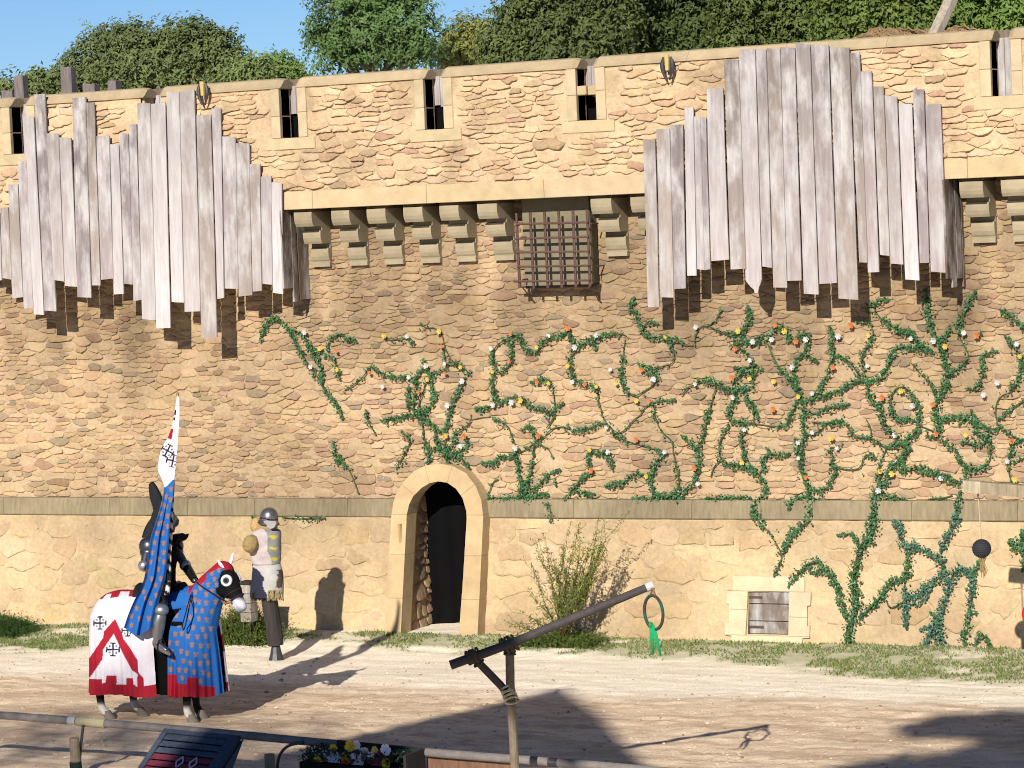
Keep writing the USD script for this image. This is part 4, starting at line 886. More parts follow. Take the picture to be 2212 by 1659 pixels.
V, F = tm(trimesh.creation.icosphere(4)); V = V*[.80,.5,.30]*(1+.25*(fbm(V*2.5, 3, 3)-.5)[:, None]); V = V+[md[0]-.25, -1.15, .0]
obj('grass_mound', (V, F), 'grass', None, tone=np.tile(C(86,124,56,.5), (len(V), 1))*(.7+.6*fbm(V*8, 3, 5))[:, None], smooth=True, label='rounded green grassy mound at the left edge by the wall', cat='mound')
# ================================================================== MOUNTED RIDER
mat('armour', None, .36, .22, 10, .12, 40, .003, .5, metal=.82)
YC = -7.3
def chain(bones, edge=.03, it=8, extra=None, fine=None):
    """one continuous body: hulls of the spheres at the two ends of every bone, joined, refined and smoothed"""
    parts = []
    for (a, ra), (b, rb) in bones:
        sa = m3.Manifold.sphere(ra, 16).translate([float(q) for q in a]); sb = m3.Manifold.sphere(rb, 16).translate([float(q) for q in b])
        parts.append(m3.Manifold.batch_hull([sa, sb]))
    if extra: parts += extra
    m = m3.Manifold.batch_boolean(parts, m3.OpType.Add).refine_to_length(edge); q = m.to_mesh()
    t = trimesh.Trimesh(q.vert_properties[:, :3], q.tri_verts, process=True)
    if it: trimesh.smoothing.filter_taubin(t, iterations=it)
    return np.array(t.vertices), np.array(t.faces)
def limb(js): return [(js[i], js[i+1]) for i in range(len(js)-1)]
def J(u, v, dy, r): return (bk(u, v, YC+dy), r)
def og5(a): return [(164.6+x/4.32, 1206.9+y/4.32) for x, y in a]
RED, BLUE, WHITE, NAVY, GOLD, BLACK = C(186,36,54,.58), C(46,114,190,.60), C(234,224,226,.68), C(38,40,66,.5), C(188,136,106,.5), C(14,14,16)
def fleur(x, y, s, rot=0):
    A = shapely.affinity; e = Point(0,0).buffer(1, 10)
    mid = A.translate(A.scale(e, .15*s, .46*s), 0, -.18*s); p = [mid, sbox(-.34*s, .16*s, .34*s, .28*s), A.translate(A.scale(e, .13*s, .24*s), 0, .46*s)]
    for q in (-1, 1):
        p += [A.translate(A.rotate(A.scale(e, .12*s, .36*s), q*22), q*.24*s, -.06*s), A.translate(A.scale(e, .13*s, .12*s), q*.42*s, -.26*s), A.translate(A.rotate(A.scale(e, .09*s, .22*s), -q*35), q*.22*s, .40*s)]
    return A.translate(A.rotate(shapely.union_all(p), rot, origin=(0,0)), x, y)
def jcross(x, y, s, rot=0):
    b = [sbox(-s*.13,-s,s*.13,s), sbox(-s,-s*.13,s,s*.13)]
    for q in (-1, 1): b += [sbox(-.46*s, q*s-.12*s, .46*s, q*s+.12*s), sbox(q*s-.12*s, -.46*s, q*s+.12*s, .46*s)]
    for i in (-1, 1):
        for j in (-1, 1): b += [sbox(i*.52*s-.20*s, j*.52*s-.05*s, i*.52*s+.20*s, j*.52*s+.05*s), sbox(i*.52*s-.05*s, j*.52*s-.20*s, i*.52*s+.05*s, j*.52*s+.20*s)]
    return shapely.affinity.translate(shapely.affinity.rotate(shapely.union_all(b), rot, origin=(0,0)), x, y)
import shapely.affinity
def paint(pp, base, layers):
    col = np.tile(base, (len(pp), 1)).astype(float)
    for g, c in layers: col[shapely.contains_xy(g, pp[:,0], pp[:,1])] = c
    return col
P5 = lambda a: Polygon(og5(a)).buffer(0)
hz0 = 0.0
horse = thing('horse', 'horse in a red, white and blue caparison with a black mask, standing on the sand', 'horse', (bk(330,1500,YC)[0], YC, 0))
# --- the animal: one continuous surface
hb = []
trunk = [J(268,1332,0,.30), J(300,1335,0,.31), J(350,1345,0,.31), J(405,1342,0,.27), J(434,1345,0,.20)]
hb += limb(trunk)
hb += limb([J(405,1318,0,.22), J(436,1296,0,.19), J(462,1262,0,.155), J(481,1238,0,.125)])
hb += limb([J(436,1340,0,.19), J(446,1300,0,.165), J(470,1262,0,.13)])
head = [J(484,1240,0,.115), J(494,1256,0,.112), J(505,1278,0,.092), J(517,1300,0,.072), J(523,1311,0,.062)]
hb += limb(head); hb += limb([J(483,1262,0,.085), J(500,1288,0,.062), J(517,1316,0,.045)])
def leg(hoof, fet, joint, up, top, rs_):
    return limb(list(zip([top, up, joint, fet, hoof], rs_)))
G = lambda u, v: bkz(u, v, .05)
hoofs = []
for (hu, hv, hind, dy) in ((408,1556,0,-.17), (429,1549,0,.15), (229,1549,1,-.18), (299,1538,1,.16)):
    y = YC+dy; h = bk(hu, hv, y); h[2] = .05
    if hind:
        top = bk(262, 1345, y)+[0,0,0]; top = top+[0,-dy*.35,0]; st = top+[.16,-dy*.1,-.25]; hk = np.array([h[0]-.10, (h[1]+y)/2, .52]); ft = np.array([h[0]-.06, h[1], .16])
        hb += limb([(top, .19), (st, .12), (hk, .062), (ft, .045)])
    else:
        top = bk(418, 1375, y); kn = np.array([h[0]-.03+(.02 if dy < 0 else -.02), h[1], .46]); el = np.array([(kn[0]+top[0])/2, (h[1]+y)/2, .85]); ft = np.array([h[0]-.02, h[1], .15])
        hb += limb([(top+[0,-dy*.4,0], .15), (el, .095), (kn, .065), (ft, .042)])
    hb += limb([(ft, .048), (h+[.03,0,.01], .055)]); hoofs.append((h, ft))
V, F = chain(hb, .035, 10)
pj = px(V)
# pale muzzle, black body, white stockings and dark hooves
t = np.tile(C(26,24,24,.6), (len(V), 1)); headx = (V[:,2] > 1.25) & (V[:,0] > bk(478,1300,YC)[0])
nose = np.clip((pj[:,1]-1290)/8, 0, 1)*headx; t = t+(C(214,212,214,.76)-t)*nose[:, None]
t = t+(C(120,116,118,.5)-t)*(np.clip((pj[:,1]-1308)/10, 0, 1)*headx*.7)[:, None]
sock = (V[:,2] < .22)*(np.minimum.reduce([np.hypot(V[:,0]-h[0], V[:,1]-h[1]) for h, f in hoofs[:1]+hoofs[2:]]) < .22); t = t+(C(214,206,192,.76)-t)*(np.clip((.22-V[:,2])/.04, 0, 1)*sock)[:, None]
t[V[:,2] < .075] = C(128,116,102,.6)
obj('body', (V, F), 'plain', horse, tone=t, smooth=True)
for h, f in hoofs: 
    hp = [(f[0]+(h[0]+.03-f[0])*k+.02*k, f[1]+(h[1]-f[1])*k, z, r_) for k, z, r_ in ((.6,.115,.052),(1,.05,.066),(1.25,.0,.078))]
    a = np.arange(14)*2*np.pi/14; obj('hoof', loft([np.stack([x_+np.cos(a)*r_*1.1, y_+np.sin(a)*r_*.9, np.full(14, z_)], 1) for x_, y_, z_, r_ in hp]), 'plain', horse, tone=C(150,138,122,.6), smooth=40)
# --- hood: blue with fleurs, red crest, black mask
hd = limb([(bk(396,1308,YC), .235), (bk(432,1298,YC), .215), (bk(459,1262,YC), .172), (bk(482,1236,YC), .145)])+limb([(bk(432,1342,YC), .245), (bk(449,1298,YC), .195), (bk(471,1258,YC), .150)])
hd += limb([(bk(484,1239,YC), .131), (bk(494,1255,YC), .128), (bk(504,1276,YC), .107), (bk(509,1286,YC), .095)])+limb([(bk(482,1260,YC), .100), (bk(496,1281,YC), .082)])
V, F = chain(hd, .011, 14)
Vm = V.copy(); Vm[:,1] = np.minimum(Vm[:,1], 2*YC-Vm[:,1]); pp = px(Vm)
fl = [(1200,180),(1265,130),(1290,190),(1310,240),(1175,215),(1230,240),(1110,310),(1160,270),(1215,330),(1270,300),(1105,385),(1145,400),(1215,410),(1300,400),(1112,480),(1178,485),(1265,490),(1065,545),(1145,560),(1218,570),(1250,80),(1330,340),(1330,100),(1050,430)]
lay = [(fleur(*og5([q])[0], 9.5), GOLD) for q in fl]
lay += [(P5([(1040,340),(1065,180),(1180,60),(1300,-10),(1400,-40),(1560,0),(1560,140),(1500,128),(1440,112),(1390,110),(1362,90),(1330,85),(1290,110),(1215,140),(1215,195),(1165,240),(1110,225),(1075,300)]), RED),
        (P5([(1360,112),(1430,100),(1500,128),(1560,130),(1640,330),(1590,330),(1560,320),(1500,350),(1430,400),(1370,372),(1310,330),(1298,278),(1330,262),(1325,200),(1340,150)]), BLACK)]
col = paint(pp, BLUE, lay)
obj('hood', (V, F), 'cloth', horse, tone=col, smooth=True)
# eyes painted on the mask, as rounded discs standing proud
def surf_hit(u, v, mesh):
    tmm = trimesh.Trimesh(*mesh, process=False); d = ray(u, v); d /= np.linalg.norm(d); loc, _, tri = tmm.ray.intersects_location([CAM], [d]); i = np.argmin(np.linalg.norm(loc-CAM, axis=1)); return loc[i], tmm.face_normals[tri[i]]
hood_m = (V, F)
e0, en = surf_hit(489.5, 1254, hood_m)
en = np.array([.25, -.95, .15]); en /= np.linalg.norm(en)
for mir in (0, 1):
    s, b = frame(en); ms = []
    for rr, dep, nm, cc in ((.072,.022,'eye_patch',C(226,222,220,.62)), (.040,.032,'eye_iris',C(84,86,90,.5)), (.020,.040,'pupil',C(12,12,12))):
        a = np.arange(20)*2*np.pi/20; rings = [e0+en*(dep-.03)+np.outer(np.cos(a), s)*rr*1.05+np.outer(np.sin(a), b)*rr*1.05, e0+en*(dep-.006)+np.outer(np.cos(a), s)*rr+np.outer(np.sin(a), b)*rr, e0+en*dep+np.outer(np.cos(a), s)*rr*.6+np.outer(np.sin(a), b)*rr*.6]
        Q, QF = loft(rings); Q = Q.copy()
        if mir: Q[:,1] = 2*YC-Q[:,1]
        obj(nm, (Q, QF) if not mir else flip((Q, QF)), 'plain', horse, tone=cc, smooth=40)
for tip, root, sgn in (((470,1209),(483,1229),-1), ((503.5,1193),(497,1222),1)):
    a, b = bk(*root, YC+sgn*.075), bk(*tip, YC+sgn*.10); d = b-a; s_, b_ = frame(d); secs = []
    for k, w in ((0,.030),(.25,.045),(.55,.042),(.8,.026),(1,.004)):
        ang = np.arange(10)*2*np.pi/10; secs.append(a+d*k+np.outer(np.cos(ang)*w, np.array([.75,-.6,.2]))+np.outer(np.sin(ang)*w*.55, np.array([.5,.8,0])))
    obj('ear', loft(secs), 'cloth', horse, tone=C(240,236,234,.84), smooth=True)
# bridle: noseband, cheekpiece, bit chain
mz = [J(505,1278,0,.112), J(517,1300,0,.078), J(519.5,1304.5,0,.072)]
for (u, v, r_), th in (((512.5,1290.5,.090),.010), ((505,1280,.108),.008)):
    c = bk(u, v, YC); ax = bk(523,1311,YC)-bk(494,1256,YC); s_, b_ = frame(ax); ang = np.linspace(0, 2*np.pi, 25)
    obj('noseband', tube(c+np.outer(np.cos(ang)*r_, s_)+np.outer(np.sin(ang)*r_, b_), th, 6, cap=False), 'plain', horse, tone=C(72,44,30,.5))
bit = bk(497,1300,YC-.085); obj('bit', cat_([tube(smoothline([bk(478,1292,YC-.1), bk(484,1302,YC-.1), bk(492,1303,YC-.1), bk(500,1300,YC-.09)], .01), .012, 6, wob=.6), tube(smoothline([bk(486,1296,YC-.1), bk(492,1299,YC-.1), bk(499,1294,YC-.1)], .01), .008, 5)]), 'plain', horse, tone=C(150,112,78,.6))
hand_l = bk(421, 1254, YC+.02)
obj('rein', tube(smoothline([bk(490,1301,YC-.10), bk(460,1282,YC-.21), bk(432,1264,YC-.22), hand_l], .03), .009, 5), 'plain', horse, tone=C(40,34,34,.5))
obj('rein', tube(smoothline([hand_l, bk(411,1300,YC-.30), bk(402,1345,YC-.42), bk(396,1362,YC-.44), bk(394,1352,YC-.44), bk(403,1318,YC-.42), hand_l+[-.01,-.02,-.05]], .03), .008, 5), 'plain', horse, tone=C(40,34,34,.5))
# --- rear cloth: falls from the croup, open at the front
def drape(levels, xf, n_side, n_rump, rows, fold, seed, sgn=-1):
    """levels: (z, half width, pivot x, end radius, front edge x); sgn -1: closed end to the rear, +1: closed end to the front"""
    L = np.array(levels, float); t = np.linspace(0, 1, len(L)); tt = np.linspace(0, 1, rows); Z, HW, XP, E, XF = [np.interp(tt, t, L[:,k]) for k in range(5)]
    r = np.random.RandomState(seed); grid = []
    for i in range(rows):
        s = np.linspace(0, 1, n_side); near = np.stack([XF[i]+(XP[i]-XF[i])*s, np.full(n_side, YC-HW[i])], 1)
        a = np.linspace(-np.pi/2, np.pi/2, n_rump)[1:-1]; arc = np.stack([XP[i]+sgn*E[i]*np.cos(a), YC+HW[i]*np.sin(a)], 1)
        far = np.stack([near[::-1,0], 2*YC-near[::-1,1]], 1); q = np.vstack([near, arc, far]); m = len(q)
        u = np.linspace(0, 1, m); g = np.clip((tt[i]-.25)/.75, 0, 1)
        f = fold*g*(np.sin(u*128+2.5*math.sin(u[0]+3)+seed)+.8*np.sin(u*97+seed*2+tt[i]*2)+.7*np.sin(u*31+tt[i]*1.5))*.5
        n = np.gradient(q, axis=0); n = np.stack([n[:,1], -n[:,0]], 1); n /= np.maximum(np.linalg.norm(n, axis=1, keepdims=True), 1e-6)
        q = q+n*f[:, None]*(-sgn); zz = Z[i]+(.012*g*np.sin(u*23+seed) if i == rows-1 else 0)
        grid.append(np.stack([q[:,0], q[:,1], np.full(m, 0)+zz], 1))
    return np.array(grid)
def sheet_mesh(g, th=.004):
    k, m, _ = g.shape; V = g.reshape(-1, 3); ii = (np.arange(k-1)[:, None]*m+np.arange(m-1)).ravel()
    return V, np.vstack([np.stack([ii, ii+1, ii+m+1], 1), np.stack([ii, ii+m+1, ii+m], 1)])
zt, zh = 1.645, .355
xr = bk(259, 1480, YC)[0]; xfr = bk(334, 1490, YC-.40)[0]
lv = [(zt, .0, xr+.12, .0, xfr-.02), (zt-.012,.10,xr+.10,.10,xfr-.02), (zt-.06,.21,xr+.06,.20,xfr-.02), (zt-.17,.30,xr+.03,.28,xfr-.02), (zt-.33,.36,xr,.325,xfr-.01), (zt-.55,.375,xr,.345,xfr), (.85,.385,xr,.36,xfr), (.6,.395,xr,.37,xfr+.01), (zh,.41,xr,.385,xfr+.02)]
# row spacing follows the way down the cloth
def respace(lv, rows):
    L = np.array(lv); d = np.r_[0, np.cumsum(np.hypot(np.diff(L[:,0]), np.diff(L[:,1])))]; t = np.linspace(0, d[-1], rows); return [tuple(np.interp(t, d, L[:,k]) for k in range(5)) for t in t]
g = drape(respace(lv, 24), None, 110, 170, 190, .030, 3)
V, F = sheet_mesh(g); Vm = V.copy(); Vm[:,1] = np.minimum(Vm[:,1], 2*YC-Vm[:,1]); pp = px(Vm)
lay = [(P5([(180,360),(250,330),(300,270),(400,240),(520,230),(640,235),(640,372),(590,362),(487,352),(500,305),(415,305),(395,355),(315,367),(330,325),(285,330),(240,380)]), RED),
       (P5([(362,562),(425,690),(440,745),(500,830),(572,945),(580,1085),(520,1040),(435,885),(350,700),(248,850),(248,935),(130,1105),(100,1105),(100,960),(145,895),(252,735),(258,680)]), RED),
       (P5([(40,1118),(240,1125),(240,1162),(272,1158),(285,1088),(378,1090),(375,1172),(465,1175),(465,1115),(528,1115),(535,1170),(570,1195),(572,1050),(628,1115),(635,1190),(760,1168),(800,1500),(0,1500)]), RED),
       (jcross(*og5([(222,600)])[0], 13), NAVY), (jcross(*og5([(343,847)])[0], 13.5), NAVY), (jcross(*og5([(480,668)])[0], 12), NAVY)]
obj('rear_cloth', (V, F), 'cloth', horse, tone=paint(pp, WHITE, lay), smooth=True)
# --- front cloth: blue on the near side, white and red on the far side, slit over the chest
xc = bk(437, 1480, YC)[0]; xbk = bk(362, 1490, YC-.38)[0]
zf, zfh = 1.50, .36
lv = [(zf,.17,xc-.20,.20,xbk+.22),(zf-.05,.23,xc-.14,.24,xbk+.16),(zf-.16,.29,xc-.06,.26,xbk+.08),(zf-.32,.325,xc-.02,.275,xbk+.03),(zf-.6,.345,xc,.285,xbk+.0),(.6,.36,xc,.30,xbk-.01),(zfh,.375,xc,.31,xbk-.02)]
g = drape(respace(lv, 24), None, 80, 150, 190, .036, 8, sgn=1)
m = g.shape[1]; a0 = 80+int(148*.50); a1 = 80+int(148*.60)
lay = [(fleur(*og5([q])[0], 10), GOLD) for q in ((1105,385),(1145,400),(1215,410),(1112,480),(1178,485),(1265,490),(1065,545),(1145,560),(1218,570),(935,525),(880,590),(957,615),(1092,640),(1180,655),(1255,650),(925,700),(985,695),(1043,720),(1130,725),(1210,720),(940,785),(1080,800),(1165,810),(1235,810),(890,865),(980,860),(1035,880),(1117,890),(1200,905),(905,940),(1000,950),(1063,970),(1155,975),(1230,970),(960,1035),(1020,1040),(1100,1055),(1190,1060),(880,1030),(990,1110),(1240,1080),(1160,1140),(870,780))]
lay += [(P5([(700,1080),(935,1078),(942,1160),(1025,1172),(1035,1105),(1135,1110),(1145,1185),(1300,1195),(1300,1500),(700,1500)]), RED)]
gn = g[:, :a0]; V, F = sheet_mesh(gn); obj('front_cloth', (V, F), 'cloth', horse, tone=paint(px(V), BLUE, lay), smooth=True, label='blue near half of the front cloth with fleurs and a red hem')
gf = g[:, a1:]; V, F = sheet_mesh(gf); pp = px(V)
lay2 = [(P5([(1290,390),(1380,420),(1345,520),(1320,620),(1270,640)]), RED), (P5([(1300,790),(1360,700),(1400,700),(1400,860),(1330,870),(1300,930)]), RED), (P5([(1270,1165),(1420,1150),(1420,1400),(1270,1400)]), RED)]
obj('front_cloth', (V, F), 'cloth', horse, tone=paint(pp, WHITE, lay2), smooth=True, label='white and red far half of the front cloth')
gu = drape([(q[0]-.0, q[1]-.03, q[2]-.02, q[3]-.02, q[4]+.02) for q in respace(lv, 24)], None, 30, 50, 40, .006, 4, sgn=1)
V, F = sheet_mesh(gu); obj('under_cloth', (V, F), 'black_cloth', horse, smooth=True)
for sgn in (-1, 1):
    s = np.linspace(0, 1, 14); zz = np.linspace(1.30, .37, 14); g2 = np.array([[[xfr-.22+(xbk+.22-xfr+.22)*q, YC+sgn*(.31+.03*np.sin(q*17)*(1.3-z)), z] for q in s] for z in zz]); V, F = sheet_mesh(g2)
    obj('under_cloth', (V, F), 'black_cloth', horse, smooth=True)
V, F = sheet_mesh(np.array([[[x_, YC+.27*math.cos(a), 1.30+.28*math.sin(a)] for a in np.linspace(0, np.pi, 15)] for x_ in np.linspace(xfr-.2, xbk+.16, 8)])); obj('saddle_cloth', (V, F), 'black_cloth', horse, smooth=True)
sx = bk(352, 1275, YC)[0]; secs = []
for dx, zt_, w in ((-.34,1.74,.21),(-.29,1.69,.23),(-.18,1.60,.21),(0,1.59,.19),(.18,1.63,.18),(.26,1.74,.16),(.31,1.76,.15)):
    a = np.linspace(0, np.pi, 11); secs.append(np.vstack([np.stack([np.full(11, sx+dx), YC+np.cos(a)*w, 1.42+(zt_-1.42)*np.sin(a)**.6], 1), [[sx+dx, YC, 1.38]]]))
obj('saddle', loft(secs), 'plain', horse, tone=C(34,30,30,.6), smooth=35)

# --- the rider
rider = thing('person', 'person in dark plate armour riding the caparisoned horse, holding an upright lance', 'person', tuple(bk(350,1270,YC)))
Kb = []
pel = bk(346,1264,YC); ch = bk(352,1196,YC); nk = bk(355,1150,YC); hdp = bk(358,1123,YC)
Kb += limb([(pel+[0,0,.02], .155), ((pel+ch)/2, .145), (ch, .165), (ch+[0,0,.10], .14)]); Kb += limb([(ch+[0,0,.12], .09), (nk, .062), (hdp, .085)])
sh_n, sh_f = bk(322,1180,YC-.20), bk(375,1180,YC+.20)
Kb += limb([(ch+[0,-.08,.06], .13), (sh_n, .075)])+limb([(ch+[0,.08,.06], .13), (sh_f, .075)])
el_n, wr_n = bk(311,1222,YC-.36), bk(352,1243,YC-.42); el_f, wr_f = bk(400,1221,YC+.16), hand_l
Kb += limb([(sh_n, .072), (el_n, .052)])+limb([(el_n, .052), (wr_n, .036)])+limb([(sh_f, .072), (el_f, .052)])+limb([(el_f, .052), (wr_f, .036)])
for sg in (-1, 1):
    hip = pel+[.02, sg*.12, -.03]; kn = bk(348,1318,YC-.46); an = bk(341,1391,YC-.47); toe = bk(359,1404,YC-.49)
    if sg > 0: kn, an, toe = [np.array([q[0], 2*YC-q[1], q[2]]) for q in (kn, an, toe)]
    Kb += limb([(hip, .115), (kn, .075)])+limb([(kn, .070), ((kn+an)/2+[-.01,0,.03], .066), (an, .044)])+limb([(an, .05), (toe, .036)])
# gauntleted hands: palm and five curled fingers
def hand(c, fwd, up, side, curl=1.0):
    """palm at c; fwd = along the fingers, up = back of the hand, side = towards the thumb"""
    b = limb([(c-side*.030, .020), (c+side*.026, .021)])+limb([(c-fwd*.045, .026), (c, .024)])
    for k, L in enumerate((.072,.080,.076,.060)):
        o = c+fwd*.018+side*(.034-.022*k); p1 = o+fwd*.034; p2 = p1-up*.030*curl+fwd*.014; p3 = p2-fwd*.024*curl-up*.012; b += limb([(o, .0100), (p1, .0098), (p2, .0090), (p3, .0080)])
    o = c+side*.036-fwd*.02; p1 = o+side*.020+fwd*.02-up*.008; p2 = p1+fwd*.02-up*.025-side*.012; b += limb([(o, .012), (p1, .0105), (p2, .009)])
    return b
fn = np.array([.85,-.35,-.1]); fn /= np.linalg.norm(fn)
Kh = hand(wr_n+fn*.06, fn, np.array([-.35,-.9,.1]), np.array([0,0,1.]))
ff = np.array([.7,-.1,-.7]); ff /= np.linalg.norm(ff)
Kh += hand(wr_f+ff*.05, ff, np.array([.7,0,.7]), np.array([0,-1.,0]))
V, F = chain(Kb, .03, 8); obj('body', (V, F), 'armour', rider, tone=C(120,120,124,.6)*(.85+.3*fbm(V*6, 3, 8))[:, None], smooth=True)
V, F = chain(Kh, .007, 3); obj('gauntlets', (V, F), 'armour', rider, tone=C(60,60,64,.6), smooth=True)
def shell(c, r3, d, nm, tone, cut=.0, n=24):
    """a dished plate: part of an ellipsoid facing d"""
    m = trimesh.creation.icosphere(3); v = np.array(m.vertices); d = np.array(d, float)/np.linalg.norm(d); f = np.array(m.faces); k = (v[f].mean(1)@d) > cut; f = f[k]
    obj(nm, (c+v*np.array(r3), f), 'armour', rider, tone=tone, smooth=True)
st, stl = C(104,104,108,.6), C(190,190,190,.75)
for c, s in ((sh_n, -1), (sh_f, 1)):
    shell(c+[0,s*.01,.0], (.125,.115,.125), (0, s*.6, .6), 'pauldron', st, -.15)
    shell(c+[0,s*.02,-.07], (.112,.105,.085), (0, s*.7, .2), 'pauldron_lame', st*.85, -.05); shell(c+[0,s*.02,-.12], (.100,.095,.07), (0, s*.7, 0), 'pauldron_lame', stl*.8, 0)
for c in (el_n, el_f): shell(c, (.075,.075,.075), (-.5,-.6,.1) if c is el_n else (.7,-.5,.3), 'elbow_cop', stl, -.2)
for e, w in ((el_n, wr_n), (el_f, wr_f)):
    d = w-e; pts = [e+d*.2, e+d*.55, e+d*.98]; obj('vambrace', tube(smoothline(pts, .03), np.linspace(.062,.048,len(smoothline(pts,.03))), 12), 'armour', rider, tone=C(70,66,64,.55), smooth=40)
for sg in (-1, 1):
    f = (lambda q: q) if sg < 0 else (lambda q: np.array([q[0], 2*YC-q[1], q[2]]))
    kn, an, toe = f(bk(348,1318,YC-.46)), f(bk(341,1391,YC-.47)), f(bk(359,1404,YC-.49)); hip = pel+[.02, sg*.12, -.03]
    obj('cuisse', tube(smoothline([hip+(kn-hip)*.25, hip+(kn-hip)*.6, kn+(hip-kn)*.05], .03), np.linspace(.13,.088,len(smoothline([hip+(kn-hip)*.25, hip+(kn-hip)*.6, kn+(hip-kn)*.05], .03))), 14), 'armour', rider, tone=st, smooth=40)
    shell(kn, (.098,.092,.082), (.6, sg*.6, .2), 'knee_cop', stl*.9, -.35)
    secs = []
    d = an-kn
    for k, w in ((.10,.070),(.2,.082),(.35,.088),(.55,.080),(.8,.060),(.98,.052)):
        a = np.arange(16)*2*np.pi/16; secs.append(kn+d*k+np.stack([np.cos(a)*w, np.sin(a)*w, 0*a], 1)+[-.015*math.sin(k*3.1),0,0])
    obj('greave', loft(secs, cap=False), 'armour', rider, tone=C(168,168,166,.72), smooth=True)
    dd = toe-an; secs = []
    for k, w, h in ((-.45,.036,.05),(0,.050,.06),(.5,.052,.05),(1.0,.045,.036),(1.5,.020,.018)):
        a = np.arange(14)*2*np.pi/14; s_ = np.array([-dd[1], dd[0], 0])/np.hypot(dd[0], dd[1]); secs.append(an+dd*k+np.outer(np.cos(a)*w, s_)+np.outer(np.sin(a)*h, [0,0,1])-[0,0,.02])
    obj('shoe', loft(secs), 'plain', rider, tone=C(128,122,110,.55), smooth=True)
    ang = np.linspace(0, 2*np.pi, 15); c = an+dd*.4-[0,0,.03]; s_ = np.array([-dd[1], dd[0], 0])/np.hypot(dd[0], dd[1])
    obj('stirrup', cat_([tube(c+np.outer(np.cos(ang)*.075, s_)+np.outer(np.sin(ang)*.085+.03, [0,0,1]), .008, 5, cap=False), tube([c+[0,0,.11], hip+[.05,sg*.08,-.05]], .011, 5)]), 'plain', rider, tone=C(44,34,30,.5))
# helmet, tall toothed crest, black mantling
secs = []
for dz, w, l in ((-.16,.095,.105),(-.10,.105,.125),(0,.112,.135),(.07,.105,.125),(.13,.08,.095),(.165,.03,.04)):
    a = np.arange(20)*2*np.pi/20; secs.append(hdp+np.stack([np.cos(a)*l, np.sin(a)*w, 0*a+dz], 1))
hel = obj('helmet', loft(secs), 'armour', rider, tone=st*.9, smooth=40)
obj('visor', hull([hdp+[.10,s*.085,.05] for s in (-1,1)]+[hdp+[.10,s*.085,-.10] for s in (-1,1)]+[hdp+[.20,0,.0], hdp+[.19,0,-.06]]), 'armour', hel, tone=st, label='pointed visor')
obj('eye_slit', bx(hdp[0]+.142, hdp[0]+.150, hdp[1]-.05, hdp[1]+.05, hdp[2]+.012, hdp[2]+.022), 'black_cloth', hel)
oz = lambda pts: [(274.3+x/4.03, 1014.9+y/4.03) for x, y in pts]   # close-up of the rider
cr = [(218,105),(238,140),(262,185),(300,245),(330,330),(345,430),(330,520),(300,580),(160,585),(165,560),(185,505),(205,455),(222,420),(225,380)]
cr += [(x+(0 if k % 2 else -7), y) for k, (x, y) in enumerate([(238,365),(234,350),(236,335),(230,320),(230,305),(222,290),(224,275),(216,260),(216,245),(210,230),(213,215),(207,200),(210,185),(205,170),(208,155),(204,140),(208,125)])]
q = [bk(u, v, YC-.06) for u, v in oz(cr)]
m_ = extrude_y(Polygon([(a[0], a[2]) for a in q]).buffer(0).segmentize(.03), YC-.085, YC-.035); Vc = m_[0].copy(); Vc[:,1] += -.10*np.clip((2.62-Vc[:,2])/.6, 0, 1)+.03*np.sin(Vc[:,0]*22)
obj('crest', (Vc, m_[1]), 'plain', rider, tone=C(38,40,44,.5), label='tall black toothed crest of the helmet')
mt = [(360,570),(410,565),(440,580),(465,570),(458,600),(440,625),(400,640),(385,680),(340,690),(300,600)]
q = [bk(u, v, YC+.02) for u, v in oz(mt)]; mm_ = extrude_y(Polygon([(a[0], a[2]) for a in q]).buffer(0), YC-.04, YC+.22)
obj('mantling', mm_, 'black_cloth', rider)
obj('surcoat', loft([np.stack([c[0]+np.cos(a)*w, c[1]+np.sin(a)*w*1.15, np.full(20, c[2])], 1) for a in [np.arange(20)*2*np.pi/20] for c, w in ((ch+[0,0,.14],.10),(ch+[0,0,.05],.185),(ch,.19),((ch+pel)/2,.172),(pel+[0,0,.05],.19),(pel+[0,0,-.10],.25))]), 'black_cloth', rider, smooth=True)
dg = bk(392, 1232, YC-.1)
# --- lance with a pennon that hangs along it and over the horse
lt, lb_ = bk(384, 855, YC-.36), bk(361, 1285, YC-.40)
lan = thing('lance', 'tall black and white spiral lance held upright by the rider', 'lance', tuple(lb_))
n = 150; pts = np.linspace(lb_, lt, n); rad = np.interp(np.linspace(0, 1, n), [0,.08,.15,.45,.9,1], [.034,.036,.032,.022,.013,.010])
V, F = tube(pts, rad, 14); k = np.repeat(np.arange(n), 14); ang = np.tile(np.arange(14)*2*np.pi/14, n); sp = ((k/n*19+ang/(2*np.pi)) % 1) < .5; sp &= k < n*.50
t = np.vstack([np.where(sp[:, None], C(236,230,210,.8), C(24,22,22,.7)), [C(24,22,22), C(150,120,60)]]); obj('shaft', (V, F), 'plain', lan, tone=t)
obj('tip', tube([lt-[0,0,.02], lt+[0,0,.02], lt+[0,0,.05]], [.016,.020,.004], 8), 'plain', lan, tone=C(170,130,70,.6))
Lp = np.array([(382.5,853),(378,883),(373,913),(362,946),(350,966),(343,993),(341,1013),(348,1032),(354,1050),(351,1075),(343,1106),(334,1135),(325,1163),(321,1190),(317,1216),(311,1250),(302,1274),(290,1297),(278,1325),(268,1355)])
Rp = np.array([(387,858),(387.5,885),(387,906),(385,940),(383,970),(380,1000),(378,1020),(377,1033),(376,1045),(374,1073),(369,1106),(367,1135),(365,1163),(363,1190),(361,1216),(358,1246),(354,1262),(347,1285),(342,1305),(334,1352)])
